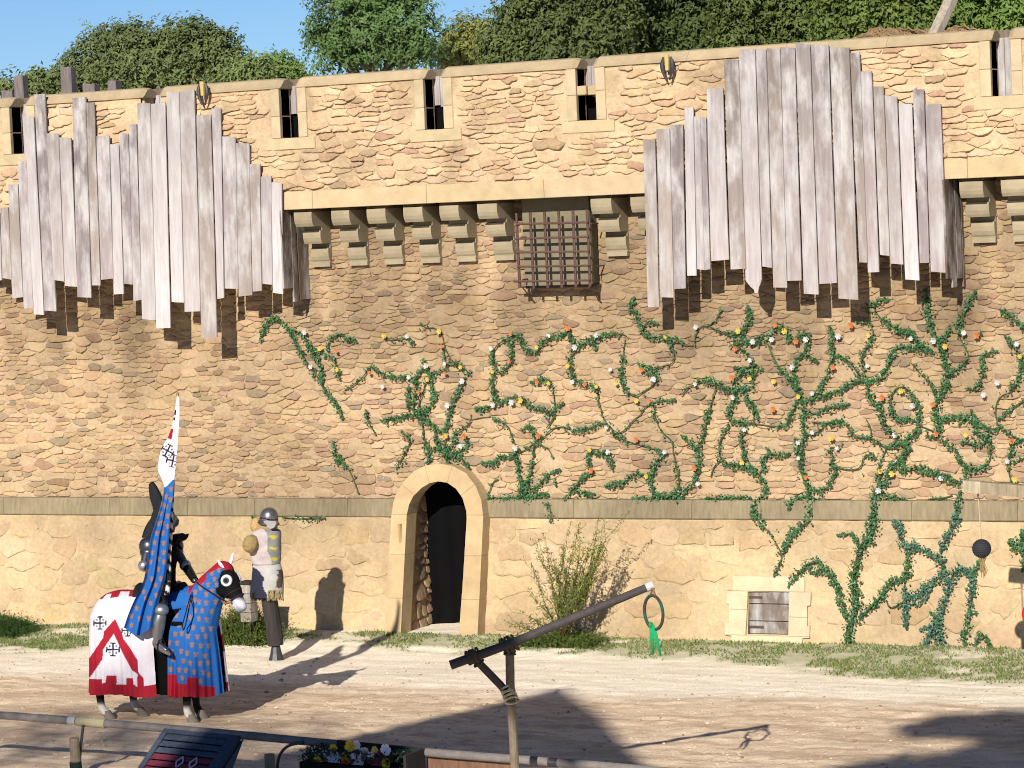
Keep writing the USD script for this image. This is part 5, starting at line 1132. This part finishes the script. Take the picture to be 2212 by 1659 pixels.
s = np.r_[0, np.cumsum(np.linalg.norm(np.diff(Lp, axis=0), axis=1))]; s /= s[-1]; rows = 300; tt = np.linspace(0, 1, rows)
from scipy.interpolate import PchipInterpolator as PC
L_ = np.stack([PC(s, Lp[:,k])(tt) for k in (0, 1)], 1); R_ = np.stack([PC(s, Rp[:,k])(tt) for k in (0, 1)], 1); cols = 72; g = np.zeros((rows, cols, 3)); pp = np.zeros((rows, cols, 2))
for i in range(rows):
    w = np.linspace(0, 1, cols); q = L_[i]+(R_[i]-L_[i])*w[:, None]; gth = np.clip((tt[i]-.30)/.7, 0, 1)
    q[:,1] += 6*gth*np.sin(w*np.pi)*(tt[i] > .8)*(tt[i]-.8)*8
    if tt[i] > .9: q[:,1] += np.interp(w, [0,.35,.55,.7,1], [0,10,9,3,0])*(tt[i]-.9)*10
    depth = -.40-.16*gth-.018*np.sin(w*7.5+1+tt[i]*2)*(.3+gth)-.030*np.sin(w*14+tt[i]*3)*gth-.05*np.exp(-((w-.62)/.10)**2)*(tt[i] > .38)*gth*.0+(.055*np.exp(-((w-.50-.08*(1-tt[i]))/.055)**2))*np.clip((tt[i]-.4)*5, 0, 1)
    for j in range(cols): g[i, j] = bk(q[j,0], q[j,1], YC+depth[j])
    pp[i] = q
V, F = sheet_mesh(g); pq = pp.reshape(-1, 2); ozl = lambda u, v: (274.3+u/4.03, 1014.9+v/4.03)
o4 = lambda u, v: (u/3.0, 553+v/3.0)
lay = [(Polygon([o4(*q) for q in ((1000,1500),(1075,1497),(1120,1450),(1180,1440),(1180,3000),(600,3000),(600,2000))]), BLUE), (Polygon([o4(*q) for q in ((1098,1118),(1124,1120),(1112,1190),(1082,1180))]), RED),
       (jcross(*o4(1085,1262), 13, 28), NAVY), (jcross(*o4(1120,1328), 13, 12), NAVY), (Polygon([o4(*q) for q in ((1130,997),(1142,997),(1139,1030),(1128,1030))]), NAVY), (Polygon([o4(*q) for q in ((1122,1045),(1136,1045),(1133,1066),(1120,1062))]), NAVY)]
for x, y in ((383,165),(340,230),(378,258),(305,300),(340,318),(290,380),(352,400),(275,465),(310,462),(352,490),(258,550),(312,548),(240,632),(318,636),(220,718),(318,716),(275,775),(203,800),(322,800),(172,882),(272,862),(150,968),(215,945),(292,945),(250,1000),(310,1025),(145,1060),(165,1118),(255,1090),(85,1205),(110,1292),(35,1270),(40,1350),(205,1160),(190,1290)): lay.append((fleur(*ozl(x, y), 9.5), GOLD))
obj('pennon', (V, F), 'cloth', lan, tone=paint(pq, WHITE, lay), smooth=True, label='white and blue pennon with crosses and fleurs, hanging down over the horse')
# ================================================================== STRAW FIGURE (target)
YD = -2.55
fig = thing('straw_figure', 'stuffed straw target figure in a steel hat and tunic on a post by the wall', 'target figure', tuple(bk(598,1412,YD)))
od = lambda x, y: (493.75+x/4.323, 1069.7+y/4.323)     # close-up of the figure
def prof_loft(rows, dep, n=26):
    secs = []
    for (xl, xr, y) in rows:
        a_, b_ = bk(*od(xl, y), YD), bk(*od(xr, y), YD); c = (a_+b_)/2; w = (b_[0]-a_[0])/2*1.02; ang = np.arange(n)*2*np.pi/n
        secs.append(c+np.stack([np.cos(ang)*w, np.sin(ang)*w*dep, 0*ang], 1))
    return loft(secs)
def dense(rows, k): 
    R = np.array(rows, float); t = np.linspace(0, len(R)-1, k); return [tuple(np.interp(t_, np.arange(len(R)), R[:,j]) for j in range(3)) for t_ in t]
V, F = prof_loft(dense([(290,420,300),(240,470,330),(212,478,370),(205,478,450),(212,478,530),(228,475,600),(236,472,640)], 50), .75, 90)
pd = px(V); lay = [(Polygon([od(*q) for q in ((320,300),(360,360),(365,450),(365,520),(380,560),(400,620),(400,660),(520,660),(520,300))]), C(150,148,140,.62))]
for x, y, w in ((420,385,45),(425,492,40),(430,592,45)):
    lay.append((shapely.union_all([Polygon([od(x-w,y-6), od(x+w,y-10), od(x+w*.8,y+4), od(x-w*.9,y+10)]), Polygon([od(x-w*.5,y+8), od(x+w*.6,y+6), od(x+w*.4,y+20), od(x-w*.5,y+22)])]), C(206,190,62,.7)))
obj('tunic', (V+np.stack([0*V[:,0], .05*(fbm(V*7, 3, 4)-.5), 0*V[:,0]], 1), F), 'cloth', fig, tone=paint(pd, C(206,190,184,.66), lay)*(.82+.36*fbm(V*11, 3, 5))[:, None], smooth=True)
V, F = prof_loft(dense([(238,472,640),(236,490,700),(230,500,780),(226,502,850),(218,500,900),(215,498,950)], 40), .72, 80); pd = px(V)
lay = [(Polygon([od(*q) for q in ((180,650),(262,690),(300,730),(335,780),(318,830),(330,880),(360,930),(360,1000),(180,1000))]), C(52,56,72,.55)), (Polygon([od(*q) for q in ((440,700),(470,710),(470,730),(452,735),(455,760),(470,765),(450,800),(440,860),(470,870),(500,860),(520,700),(480,690))]), C(110,92,80,.5))]
obj('skirt', (V, F), 'cloth', fig, tone=paint(pd, C(196,190,180,.68), lay)*(.82+.36*fbm(V*11, 3, 6))[:, None], smooth=True)
V, F = prof_loft([(231,404,618),(231,405,640),(233,404,664)], .80, 40); obj('belt', (V, F), 'plain', fig, tone=C(92,52,40,.55), smooth=40)
r = np.random.RandomState(51)
def straw(us, v0, v1, n, nm, tn, dy=.2, spread=8):
    ms = []
    for k in range(n):
        u = r.uniform(*us); yy = YD+r.uniform(-dy, dy); a_, b_ = bk(*od(u, v0+r.uniform(-14,6)), yy), bk(*od(u+r.normal(0, spread), v1+r.uniform(-25,12)), yy); ms.append(tube([a_, (a_+b_)/2+r.normal(0,.006,3), b_], .006, 3))
    m = cat_(ms); obj(nm, m, 'straw', fig, tone=np.array(tn)*np.repeat(r.uniform(.7, 1.2, (n, 1)), len(m[0])//n, 0))
straw((352,498), 895, 975, 130, 'straw_fringe', C(200,176,120,.66)); straw((218,350), 915, 975, 90, 'straw_fringe', C(64,56,50,.5))
V, F = tm(trimesh.creation.icosphere(3)); c = bk(*od(210,455), YD-.22); V = c+V*[.115,.13,.13]*(1+.3*(fbm(V*5, 3, 2)-.5))[:, None]; obj('straw_arm', (V, F), 'straw', fig, tone=C(176,148,96,.64), smooth=True)
c = bk(*od(268,285), YD-.05); V, F = tm(trimesh.creation.icosphere(3)); V = c+V*[.10,.10,.12]*(1+.4*(fbm(V*6, 3, 7)-.5))[:, None]; obj('straw_shoulder', (V, F), 'straw', fig, tone=C(206,168,110,.66), smooth=True)
hc = bk(*od(375,285), YD); V, F = tm(trimesh.creation.icosphere(3)); V = hc+V*[.13,.12,.15]*(1+.2*(fbm(V*5, 3, 9)-.5))[:, None]; obj('head', (V, F), 'cloth', fig, tone=C(190,156,122,.66)*np.where((V[:,2] > hc[2]-.02)[:, None], 1, .85), smooth=True)
V, F = tm(trimesh.creation.icosphere(3)); c = bk(*od(378,205), YD-.02); R = .135
k = V[:,2] > -.12; f2 = F[k[F].all(1)]; nz = (.6+.8*fbm(V*3, 3, 11))[:, None]
Vh = c+V*[R, R*.95, R*1.05]; Vh = c+(Vh-c)@np.array([[math.cos(.18),0,-math.sin(.18)],[0,1,0],[math.sin(.18),0,math.cos(.18)]]); hat = obj('steel_hat', (Vh, f2), 'armour', fig, tone=C(150,146,144,.66)*nz, smooth=True)
a = np.linspace(0, 2*np.pi, 30); ringv = lambda rr, dz: c+(np.stack([np.cos(a)*rr, np.sin(a)*rr*.97, 0*a+dz], 1))@np.array([[math.cos(.18),0,-math.sin(.18)],[0,1,0],[math.sin(.18),0,math.cos(.18)]])
obj('brim', loft([ringv(R*.99,-.02), ringv(R*1.02,-.045), ringv(R*1.22,-.085), ringv(R*1.20,-.095), ringv(R*.97,-.05)], cap=False), 'armour', hat, tone=C(140,136,134,.64), smooth=40)
q = [od(*t_) for t_ in ((330,240),(360,240),(440,240),(450,262),(430,300),(395,316),(360,290))]; w_ = [bk(*t_, YD-.15) for t_ in q]
obj('chin_guard', extrude_y(Polygon([(t_[0], t_[2]) for t_ in w_]), YD-.165, YD-.13), 'plain', fig, tone=C(176,170,164,.66))
ps = [bk(*od(380,960), YD), bk(*od(415,1180), YD), bk(*od(440,1400), YD)]
obj('post', tube(smoothline([ps[0]+[0,0,.8], ps[0], ps[1], ps[2]], .1), .115, 12, wob=.08), 'old_wood', fig, tone=C(74,66,62,.5))
b0 = bk(*od(445,1500), YD); b0[2] = float(ground_z(b0[0], YD))-.02; V, F = tube([b0, [b0[0], YD, (b0[2]+ps[2][2])/2], ps[2]], [.12,.085,.06], 10); obj('pivot_foot', (V, F), 'dark_iron', fig)
c0 = bk(*od(160,815), YD+.7); w0 = c0-bk(*od(205,815), YD+.7)
box_ = thing('wooden_box', 'grey wooden box on a stand, half hidden by the horse head', 'box', tuple(bk(540,1310,YD+.7)))
a_, b_ = bk(516,1262,YD+.9), bk(543,1345,YD+.9)
for k in range(4):
    z0, z1 = b_[2]+(a_[2]-b_[2])*k/4, b_[2]+(a_[2]-b_[2])*(k+1)/4; obj('board', bx(a_[0], b_[0], YD+.9, YD+1.1, z0+.004, z1-.004, .004), 'grey_plank', box_, tone=C(160,148,128,.6))
obj('lid', bx(a_[0]-.03, b_[0]+.02, YD+.87, YD+1.13, a_[2], a_[2]+.035, .005), 'old_wood', box_, tone=C(70,62,54,.5))
obj('stand', bx(b_[0]-.12, b_[0]-.04, YD+.95, YD+1.05, -.02, b_[2]), 'old_wood', box_, tone=C(90,78,64,.5))

# ================================================================== RING POST
YQ = -10.80
qn = thing('ring_post', 'dark wooden post with a slanting lashed beam from which the ring hangs', 'ring post', tuple(bk(1113,1680,YQ)))
foot = bk(1113,1680,YQ); foot[2] = 0; P_ = lambda u, v, dy=0: bk(u, v, YQ+dy)
PD = -.60
foot = bk(1113,1680,YQ+PD)
obj('post', tube(smoothline([[foot[0], YQ+PD, -.1], P_(1112,1655,PD), P_(1107,1560,PD), P_(1103,1490,PD), P_(1101,1396,PD)], .08), .046, 12, wob=.08), 'log', qn, tone=C(150,134,108,.56))
dB = lambda u: -.90+(u-973)/435.0*1.0-.07
bm = smoothline([P_(973,1437,dB(973)), P_(1100,1391,dB(1100)), P_(1250,1330,dB(1250)), P_(1408,1265,dB(1408))], .15); V, F = tube(bm, np.linspace(.050,.041,len(bm)), 12, wob=.06)
obj('beam', (V, F), 'log', qn, tone=C(96,88,84,.48))
obj('brace', tube(smoothline([P_(1020,1418,dB(1020)+.04), P_(1060,1458,PD-.10), P_(1098,1498,PD)], .1), .041, 12, wob=.06), 'log', qn, tone=C(104,92,84,.48))
def lash(c, ax, R, n, L, tone, seed):
    r = np.random.RandomState(seed); ax = ax/np.linalg.norm(ax); s_, b_ = frame(ax); ms = []
    for k in range(n):
        a = np.linspace(0, 2*np.pi, 17); o = c+ax*(k/(n-1)-.5)*L; tl = r.normal(0, .18, 2); q = o+np.outer(np.cos(a)*R, s_+ax*tl[0])+np.outer(np.sin(a)*R, b_+ax*tl[1]); ms.append(tube(q, .011, 5, cap=False))
    obj('lashing', cat_(ms), 'rope', qn, tone=tone)
dq = P_(1408,1265,dB(1408))-P_(973,1437,dB(973))
lash(P_(1100,1392,PD-.03), dq, .085, 7, .12, C(120,108,84,.5), 1); lash(P_(1101,1406,PD), np.array([0,0,1.]), .058, 4, .07, C(120,108,84,.5), 2)
lash(P_(1021,1418,dB(1021)), dq, .072, 6, .10, C(110,100,80,.5), 3); lash(P_(1030,1428,dB(1021)+.06), P_(1098,1498,PD)-P_(1020,1418,dB(1020)), .056, 4, .07, C(110,100,80,.5), 4)
lash(P_(1100,1499,PD), P_(1098,1498)-P_(1060,1458)+[0,0,-.3], .068, 9, .17, C(222,206,160,.74), 5)
obj('beam_end_wrap', tube([P_(1396,1270,dB(1396)), P_(1411,1263.5,dB(1411))], [.046,.047], 10), 'cloth', qn, tone=C(214,206,198,.7))
rg = thing('ring', 'small ring with two green ribbon tails, hanging from the end of the slanting beam', 'ring', tuple(P_(1412,1323)))
rc = P_(1412,1323); dx = np.array([.52,-.85,0]); dx = np.array([math.cos(-.55), math.sin(-.55), 0]); a = np.linspace(0, 2*np.pi, 49); Rr = .176
dv = Rt*1.0; best = min(np.linspace(-1.5, 1.5, 301), key=lambda t_: abs(abs(np.array([math.cos(t_), math.sin(t_), 0])@Rt)-.50)+(0 if t_ < 0 else .3)); dx = np.array([math.cos(best), math.sin(best), 0])
V, F = tube(rc+np.outer(np.cos(a)*Rr, dx)+np.outer(np.sin(a)*Rr, [0,0,1]), .017, 8, cap=False); k = np.clip(np.sin(np.repeat(a, 8)*4)*3+.3, 0, 1)[:, None]
obj('hoop', (V, F), 'cloth', rg, tone=C(96,84,70,.5)*(1-k)+C(52,104,84,.55)*k, smooth=True)
obj('strap', cat_([tube([P_(1409,1270), rc+[0,0,Rr+.06]], .022, 6), tube([rc+[0,0,Rr+.07], rc+dx*.05+[0,0,Rr-.01]], .012, 5), tube([rc+[0,0,Rr+.07], rc-dx*.05+[0,0,Rr-.01]], .012, 5)]), 'cloth', rg, tone=C(150,124,96,.56))
for pts in ([(1406,1350),(1407,1375),(1409,1395),(1410,1412)], [(1408,1350),(1415,1370),(1421,1395),(1427,1418)]):
    c3 = smoothline([P_(*q, -.03) for q in pts], .02); n = len(c3); w = .020*np.ones(n); tw = np.linspace(0, 1.6, n); sd = np.stack([np.cos(tw), np.sin(tw)*.8, 0*tw], 1)
    V = np.stack([c3-sd*w[:, None], c3+sd*w[:, None], c3+sd*w[:, None]+[.004,.006,0], c3-sd*w[:, None]+[.004,.006,0]], 1); obj('ribbon', loft(V), 'cloth', rg, tone=C(40,168,104,.66))
obj('knot', (tm(trimesh.creation.icosphere(2))[0]*[.026,.026,.034]+P_(1406,1350,-.02), tm(trimesh.creation.icosphere(2))[1]), 'cloth', rg, tone=C(44,160,100,.62), smooth=True)

# ================================================================== HANGING BALL AT THE RIGHT
YB_ = -3.3
bl = thing('hanging_beam', 'weathered squared beam reaching in from the right edge above the hanging ball', 'beam', tuple(bk(2212,1052,YB_)))
h = []
for u, v0, v1 in ((2080,1039,1062), (2330,1058,1088)):
    for dy in (0, .14): a_, b_ = bk(u, v0, YB_), bk(u, v1, YB_); h += [a_+[0,dy,0], b_+[0,dy,0]]
obj('beam', hull(h), 'old_wood', bl, tone=C(178,160,128,.62))
h = []
for u, v0, v1 in ((2080,1038,1063), (2118,1041,1067)):
    for dy in (-.006, .146): a_, b_ = bk(u, v0, YB_), bk(u, v1, YB_); h += [a_+[0,dy,0], b_+[0,dy,0]]
obj('end_sleeve', hull(h), 'old_wood', bl, tone=C(200,184,150,.66))
q = bk(2113, 1068, YB_+.07); obj('hook', tube(smoothline([q+[0,0,.02], q+[0,0,-.04], q+[.02,0,-.06]], .01), .010, 5), 'dark_iron', bl)
pz = bk(2300,1075,YB_+.07); obj('post', bx(pz[0]-.1, pz[0]+.1, YB_, YB_+.2, -.1, pz[2]+.2, .01), 'old_wood', bl, tone=C(150,132,104,.6))
bb = bk(2120.5, 1185, YB_+.07); R = .118
ball = thing('tilting_ball', 'dark round ball with short straw tails hanging on a pale cord', 'ball', tuple(bb))
V, F = tm(trimesh.creation.icosphere(4)); lat = np.arctan2(V[:,2], np.hypot(V[:,0], V[:,1])); V = bb+V*R*(1+.015*np.sin(lat*26)[:, None]); obj('ball', (V, F), 'plain', ball, tone=C(62,62,66,.5)*(1+.25*np.sin(lat*26))[:, None], smooth=True)
obj('cord', tube([bb+[0,0,R-.01], q], .008, 5), 'rope', ball, tone=C(206,182,140,.7))
r = np.random.RandomState(61); obj('straw_tail', cat_([tube([bb+[r.normal(0,.02), r.normal(0,.02), -R+.01], bb+[r.normal(.01,.035), r.normal(0,.035), -R-r.uniform(.12,.24)]], .006, 3) for k in range(26)]), 'straw', ball, tone=C(196,166,110,.66))
rsd = thing('red_shield', 'red round shield on a stake, cut off by the right edge of the photo', 'shield', tuple(bk(2222,1327,-3.0)))
c = bk(2224,1327,-3.0); a = np.arange(28)*2*np.pi/28
obj('board', loft([c+np.stack([np.cos(a)*q, 0*a+dy, np.sin(a)*q*1.3], 1) for q, dy in ((.10,.02),(.10,0),(.09,-.015),(.04,-.03))]), 'plain', rsd, tone=C(214,24,36,.7), smooth=40)
obj('stake', tube([[c[0], -2.95, -.05], [c[0], -2.95, c[2]]], .025, 8), 'old_wood', rsd, tone=C(120,100,76,.55))

# ================================================================== FOREGROUND: RAIL, DESK, PLANTER
YR = -10.75
R_ = lambda u, v, dy=0: bk(u, v, YR+dy)
rail = thing('log_rail', 'long round log rail on stubby posts along the front of the sand', 'rail', tuple(R_(400,1560)))
line = [(-120,1537),(0,1545),(160,1557),(330,1571),(525,1588),(690,1604),(920,1625),(1110,1640),(1300,1655),(1520,1674)]
p3 = smoothline([R_(*q) for q in line], .12); V, F = tube(p3, .047, 14, wob=.05)
tn = np.tile(C(150,140,132,.56), (len(V), 1))*(.75+.5*fbm(V*[3,3,3], 3, 4))[:, None]; u_ = px(V)[:,0]
obj('log', (V, F), 'log', rail, tone=tn)
obj('pale_sleeve', tube([R_(168,1558), R_(199,1560.5), R_(229,1563)], .056, 14), 'cloth', rail, tone=C(192,180,142,.6))
obj('tape_patch', tube([R_(149,1556), R_(165,1557.3)], .0495, 12), 'cloth', rail, tone=C(206,202,200,.72))
obj('iron_band', tube([R_(1186,1646), R_(1206,1647.8)], .051, 12), 'dark_iron', rail)
obj('lower_board', hull([R_(u, v, dy) for u, v in ((922,1632),(1110,1646),(1110,1700),(922,1690)) for dy in (.05,.09)]), 'old_wood', rail, tone=C(150,112,88,.5))
for u, vt in ((160.5,1594), (582,1629)):
    t_ = R_(u, vt, -.12); obj('post_stub', tube([[t_[0], t_[1], -.1], [t_[0], t_[1], t_[2]*.5], t_, t_+[0,0,.004]], [.062,.060,.058,.04], 12, wob=.06), 'log', rail, tone=C(168,150,124,.58))
g_ = R_(160.5,1594,-.12); obj('green_sleeve', tube([[g_[0], g_[1], -.05], [g_[0], g_[1], R_(160,1645,-.12)[2]]], .070, 12), 'cloth', rail, tone=C(52,66,56,.5))
for pts in ([(180,1566),(176,1600),(173,1632),(171,1670)], [(655,1603),(622,1612),(603,1635),(597,1680)]):
    obj('iron_bracket', tube(smoothline([R_(*q, -.06) for q in pts], .03), .017, 7), 'dark_iron', rail)
# louvred desk leaning on the rail
dk_ = thing('slatted_board', 'dark sloping slatted board with a painted red and white emblem, leaning against the log rail', 'slatted board', tuple(R_(420,1640)))
tl, tr = R_(357,1577,-.03), R_(521,1593,-.03); bl_ = bk(300,1662,YR-.42); br_ = bk(474,1690,YR-.42)
w = tr-tl; dn = (bl_-tl); dn_u = dn/np.linalg.norm(dn); wu = w/np.linalg.norm(w); nrm = np.cross(wu, dn_u); nrm = nrm if nrm[1] < 0 else -nrm
full = np.linalg.norm(dn)*1.9; Wd = np.linalg.norm(w)
def blk(s0, s1, t0, t1, h0, h1): return hull([tl+wu*s+dn_u*t_+nrm*h for s in (s0, s1) for t_ in (t0, t1) for h in (h0, h1)])
navy = C(70,78,90,.9)
obj('frame_rail', blk(0, .07, 0, full, -.02, .035), 'old_wood', dk_, tone=navy); obj('frame_rail', blk(Wd-.14, Wd, 0, full, -.02, .035), 'old_wood', dk_, tone=navy*.9); obj('frame_rail', blk(.07, Wd-.14, 0, .055, -.02, .035), 'old_wood', dk_, tone=navy)
n = 11
for k in range(n):
    t0 = .06+(full-.06)*k/n; t1 = .06+(full-.06)*(k+1)/n-.010; red = 3 <= k <= 5
    obj('slat', hull([tl+wu*s+dn_u*t_+nrm*h for s in (.072, Wd-.142) for t_, h in ((t0,.002),(t0,.014),(t1,.020),(t1,.032))]), 'old_wood', dk_, tone=C(130,56,70,.8) if red else navy*1.15)
obj('backing', blk(.01, Wd-.01, .02, full, -.05, -.022), 'black_cloth', dk_)
obj('side_panel', hull([tr-nrm*.03, tr+dn_u*full-nrm*.03, tr+dn_u*full+[0,.55,0], tr+wu*.02-nrm*.03, tr+wu*.02+dn_u*full-nrm*.03, tr+wu*.02+dn_u*full+[0,.55,0]]), 'old_wood', dk_, tone=navy*.8)
for u, v in ((388,1646), (417,1649)):
    d = ray(u, v); o = tl+nrm*.036; tt_ = ((o-CAM)@nrm)/(d@nrm); c = CAM+d*tt_; k = .075
    for a0, a1 in (((-1,0),(0,-1)),((0,-1),(1,0)),((1,0),(0,1)),((0,1),(-1,0))):
        A_, B_ = c+(wu*a0[0]*.6+dn_u*a0[1])*k, c+(wu*a1[0]*.6+dn_u*a1[1])*k; obj('emblem_stroke', tube([A_, B_], .009, 4), 'plain', dk_, tone=C(216,210,214,.74))
    obj('emblem_fill', hull([c+wu*.03-nrm*.006, c-wu*.03-nrm*.006, c+dn_u*.05-nrm*.006, c-dn_u*.05-nrm*.006, c+nrm*.001]), 'plain', dk_, tone=C(150,36,56,.55))
# planter with flowers
pl = thing('flower_planter', 'dark planter box full of mixed flowers hung on the log rail', 'planter', tuple(R_(800,1630)))
a_, b_ = R_(728,1606,-.06), R_(909,1623,-.06)
for z0, z1, dy in ((-.03,.035,0), (-.16,-.035,.004), (-.30,-.165,0)):
    obj('board', hull([p_+[0,e+dy,z] for p_ in (a_, b_) for e in (0,.03) for z in (z0, z1)]), 'old_wood', pl, tone=C(56,62,66,.5))
obj('end_board', hull([b_+[dx_,e,z] for dx_ in (0,.035) for e in (-.4,.03) for z in (-.3,.03)]), 'old_wood', pl, tone=C(64,60,60,.5))
obj('soil', hull([p_+[0,e,z] for p_ in (a_-[.25,0,0], b_) for e in (-.4,-.005) for z in (-.3,-.14)]), 'sand', pl, tone=C(50,40,32,.5))
r = np.random.RandomState(71); m = 900; ff_ = np.stack([r.uniform(a_[0]-.28, b_[0]-.02, m), a_[1]-.03-r.rand(m)*.36, a_[2]-.13+r.rand(m)*.13], 1); V, F = leaves(ff_, np.tile([0,-.4,.7], (m, 1)), .055, r, .5); obj('foliage', (V, F), 'ivy', pl, tone=np.repeat(C(58,92,62,.5)*r.uniform(.6, 1.3, (m, 1)), 4, 0), kind='stuff')
of = lambda x, y: (548.6+x/2.521, 1481+y/2.521)
for (x, y, cc, R) in ((525,335,(240,200,60),.045),(560,325,(244,238,236),.035),(440,400,(230,230,240),.058),(392,375,(240,236,232),.036),(435,345,(236,196,50),.035),(510,400,(240,176,40),.055),(495,432,(206,60,50),.035),(575,405,(236,232,238),.050),(605,380,(226,200,184),.058),(680,408,(196,48,84),.075),(720,352,(240,236,240),.045),(720,425,(236,196,50),.040),(545,385,(238,236,240),.035),(565,440,(240,238,240),.05),(385,425,(240,200,50),.05),(350,415,(238,204,56),.04),(660,352,(236,210,90),.028),(640,382,(242,238,238),.03)):
    R *= 1.5; c = R_(*of(x, y), -.34+.03*math.sin(x)); V, F = [], []
    for ly, (tl_, sc) in enumerate(((.25,1.0),(.55,.75),(.9,.5))):
        for j in range(6):
            an = j*math.pi/3+ly*.5+r.rand()*.3; d = np.array([math.cos(an)*math.cos(tl_), -math.sin(tl_)*.8, math.sin(an)*math.cos(tl_)+math.sin(tl_)*.4]); s_ = np.array([-math.sin(an), 0, math.cos(an)]); q_ = [c, c+d*R*sc*.6+s_*R*sc*.5, c+d*R*sc+s_*R*sc*.25, c+d*R*sc-s_*R*sc*.25, c+d*R*sc*.6-s_*R*sc*.5]; b0_ = len(V); V += q_; F += [[b0_,b0_+1,b0_+2],[b0_,b0_+2,b0_+3],[b0_,b0_+3,b0_+4]]
    obj('flower', (np.array(V), np.array(F)), 'petal', pl, tone=C(*cc, .95))

# ================================================================== BEYOND THE FRAME, IN THE SUN'S WAY
def toward(p, s): return np.asarray(p)+SUN/(-SUN[1])*s
YG = -32.0
tip = bkz(1215,1487); l1, l2, l3 = bkz(1010,1545), bkz(840,1592), bkz(560,1640); r1, r2 = bkz(1300,1545), bkz(1395,1655)
gp = [toward(p_, p_[1]-YG) for p_ in (tip, l1, l2, l3, r1, r2)]
def ext(a, b, k): return a+(b-a)*k
gl, grt = ext(gp[0], gp[3], 1.9), ext(gp[0], gp[5], 1.5)
inn_ = toward([3.85,-9.45,0], -9.45-YG)
occl = thing('timber_occluder', 'timber pavilion added unseen beyond the frame to cast the wedge of shade on the sand', 'occluder', (gp[0][0], YG, 0))  # unseen building added for its shadow; gable outline shaped from the wedge on the sand
poly = Polygon([(p_[0], p_[2]) for p_ in (gl, gp[3], gp[2], gp[1], gp[0], gp[4], gp[5], inn_)]+[(inn_[0], 0), (gl[0], 0)]).buffer(0)
obj('gable_wall', extrude_y(poly, YG-.2, YG), 'old_wood', occl, tone=C(140,120,96,.5))
obj('roof', cat_([hull([p_+[0,e,dz] for p_ in (gp[0], q_) for e in (-1.3,.1) for dz in (-.12,-.02)]) for q_ in (gl, gp[5])]), 'old_wood', occl, tone=C(110,96,84,.5))

def shade_tree(label, lumps, s, size, n, seed):
    """a real tree standing out of frame between the sun and the yard; lumps: ground spot (u, v), radius across, radius up"""
    r = np.random.RandomState(seed); P, T, cs = [], [], []
    for (u, v, rx, rz, k) in lumps:
        c = toward(bkz(u, v), s); cs.append(c); m = int(n*k); d = r.normal(0, 1, (m, 3)); d /= np.linalg.norm(d, axis=1, keepdims=True)
        q = c+d*(r.rand(m, 1)**.4)*(.6+.7*fbm(d*2+seed, 3, seed))[:, None]*[rx, rx, rz]; P.append(q)
    P = np.vstack(P); b = np.mean(cs, 0); b[2] = 0; t = thing('yard_tree', label, 'tree', tuple(b))
    V, F = leaves(P, r.normal(0, 1, P.shape), size, r, .6); obj('crown', (V, F), 'leaf', t, tone=np.repeat(C(104,122,60,.8)*r.uniform(.7, 1.2, (len(P), 1)), 4, 0))
    top = np.mean([c[2] for c in cs]); tp = smoothline([b, b+[.3,.2,top*.5], np.mean(cs, 0)], 1.0); obj('trunk', tube(tp, np.linspace(.45, .08, len(tp)), 9), 'bark', t, tone=C(110,94,76,.5))
shade_tree('leafy tree beyond the frame that shades the right corner of the yard', [(2150,1570,.85,.24,1), (2290,1590,1.0,.5,1), (2110,1672,1.3,.32,1.2), (1930,1668,.7,.2,.5), (2030,1578,.5,.12,.35)], 27, .26, 900, 81)
shade_tree('tall tree beyond the frame that dapples the sand below the rider', [(330,1600,2.2,1.3,1), (60,1590,2.2,1.2,1), (560,1640,1.4,.9,.5)], 46, .34, 170, 82)
# ---- the masonry's stones: the 300 that show largest as parts, the rest joined
def flush_stones():
    vis = []
    for i, s in enumerate(STONES):
        u = px(s[1][-1][None])[0]; vis.append(s[4] if (0 <= u[0] <= 2212 and 0 <= u[1] <= 1659) else 0)
    order = np.argsort(-np.array(vis)); top = set(order[:300].tolist()); rest = {}
    for i, (pa, V, F, t, ar) in enumerate(STONES):
        tt = t[None]*stain(V[:,0], V[:,2])[:, None]*(.95+.1*fbm(V*[7,7,7], 2, 33))[:, None]
        if i in top: obj('stone', (V, F), 'rubble', pa, tone=tt, smooth=True)
        else: rest.setdefault(pa[0], (pa, [], []))[1].append((V, F)); rest[pa[0]][2].append(tt)
    for pa, ms, ts in rest.values(): obj('small_stones', cat_(ms), 'rubble', pa, tone=np.vstack(ts), smooth=True, kind='stuff')
flush_stones()
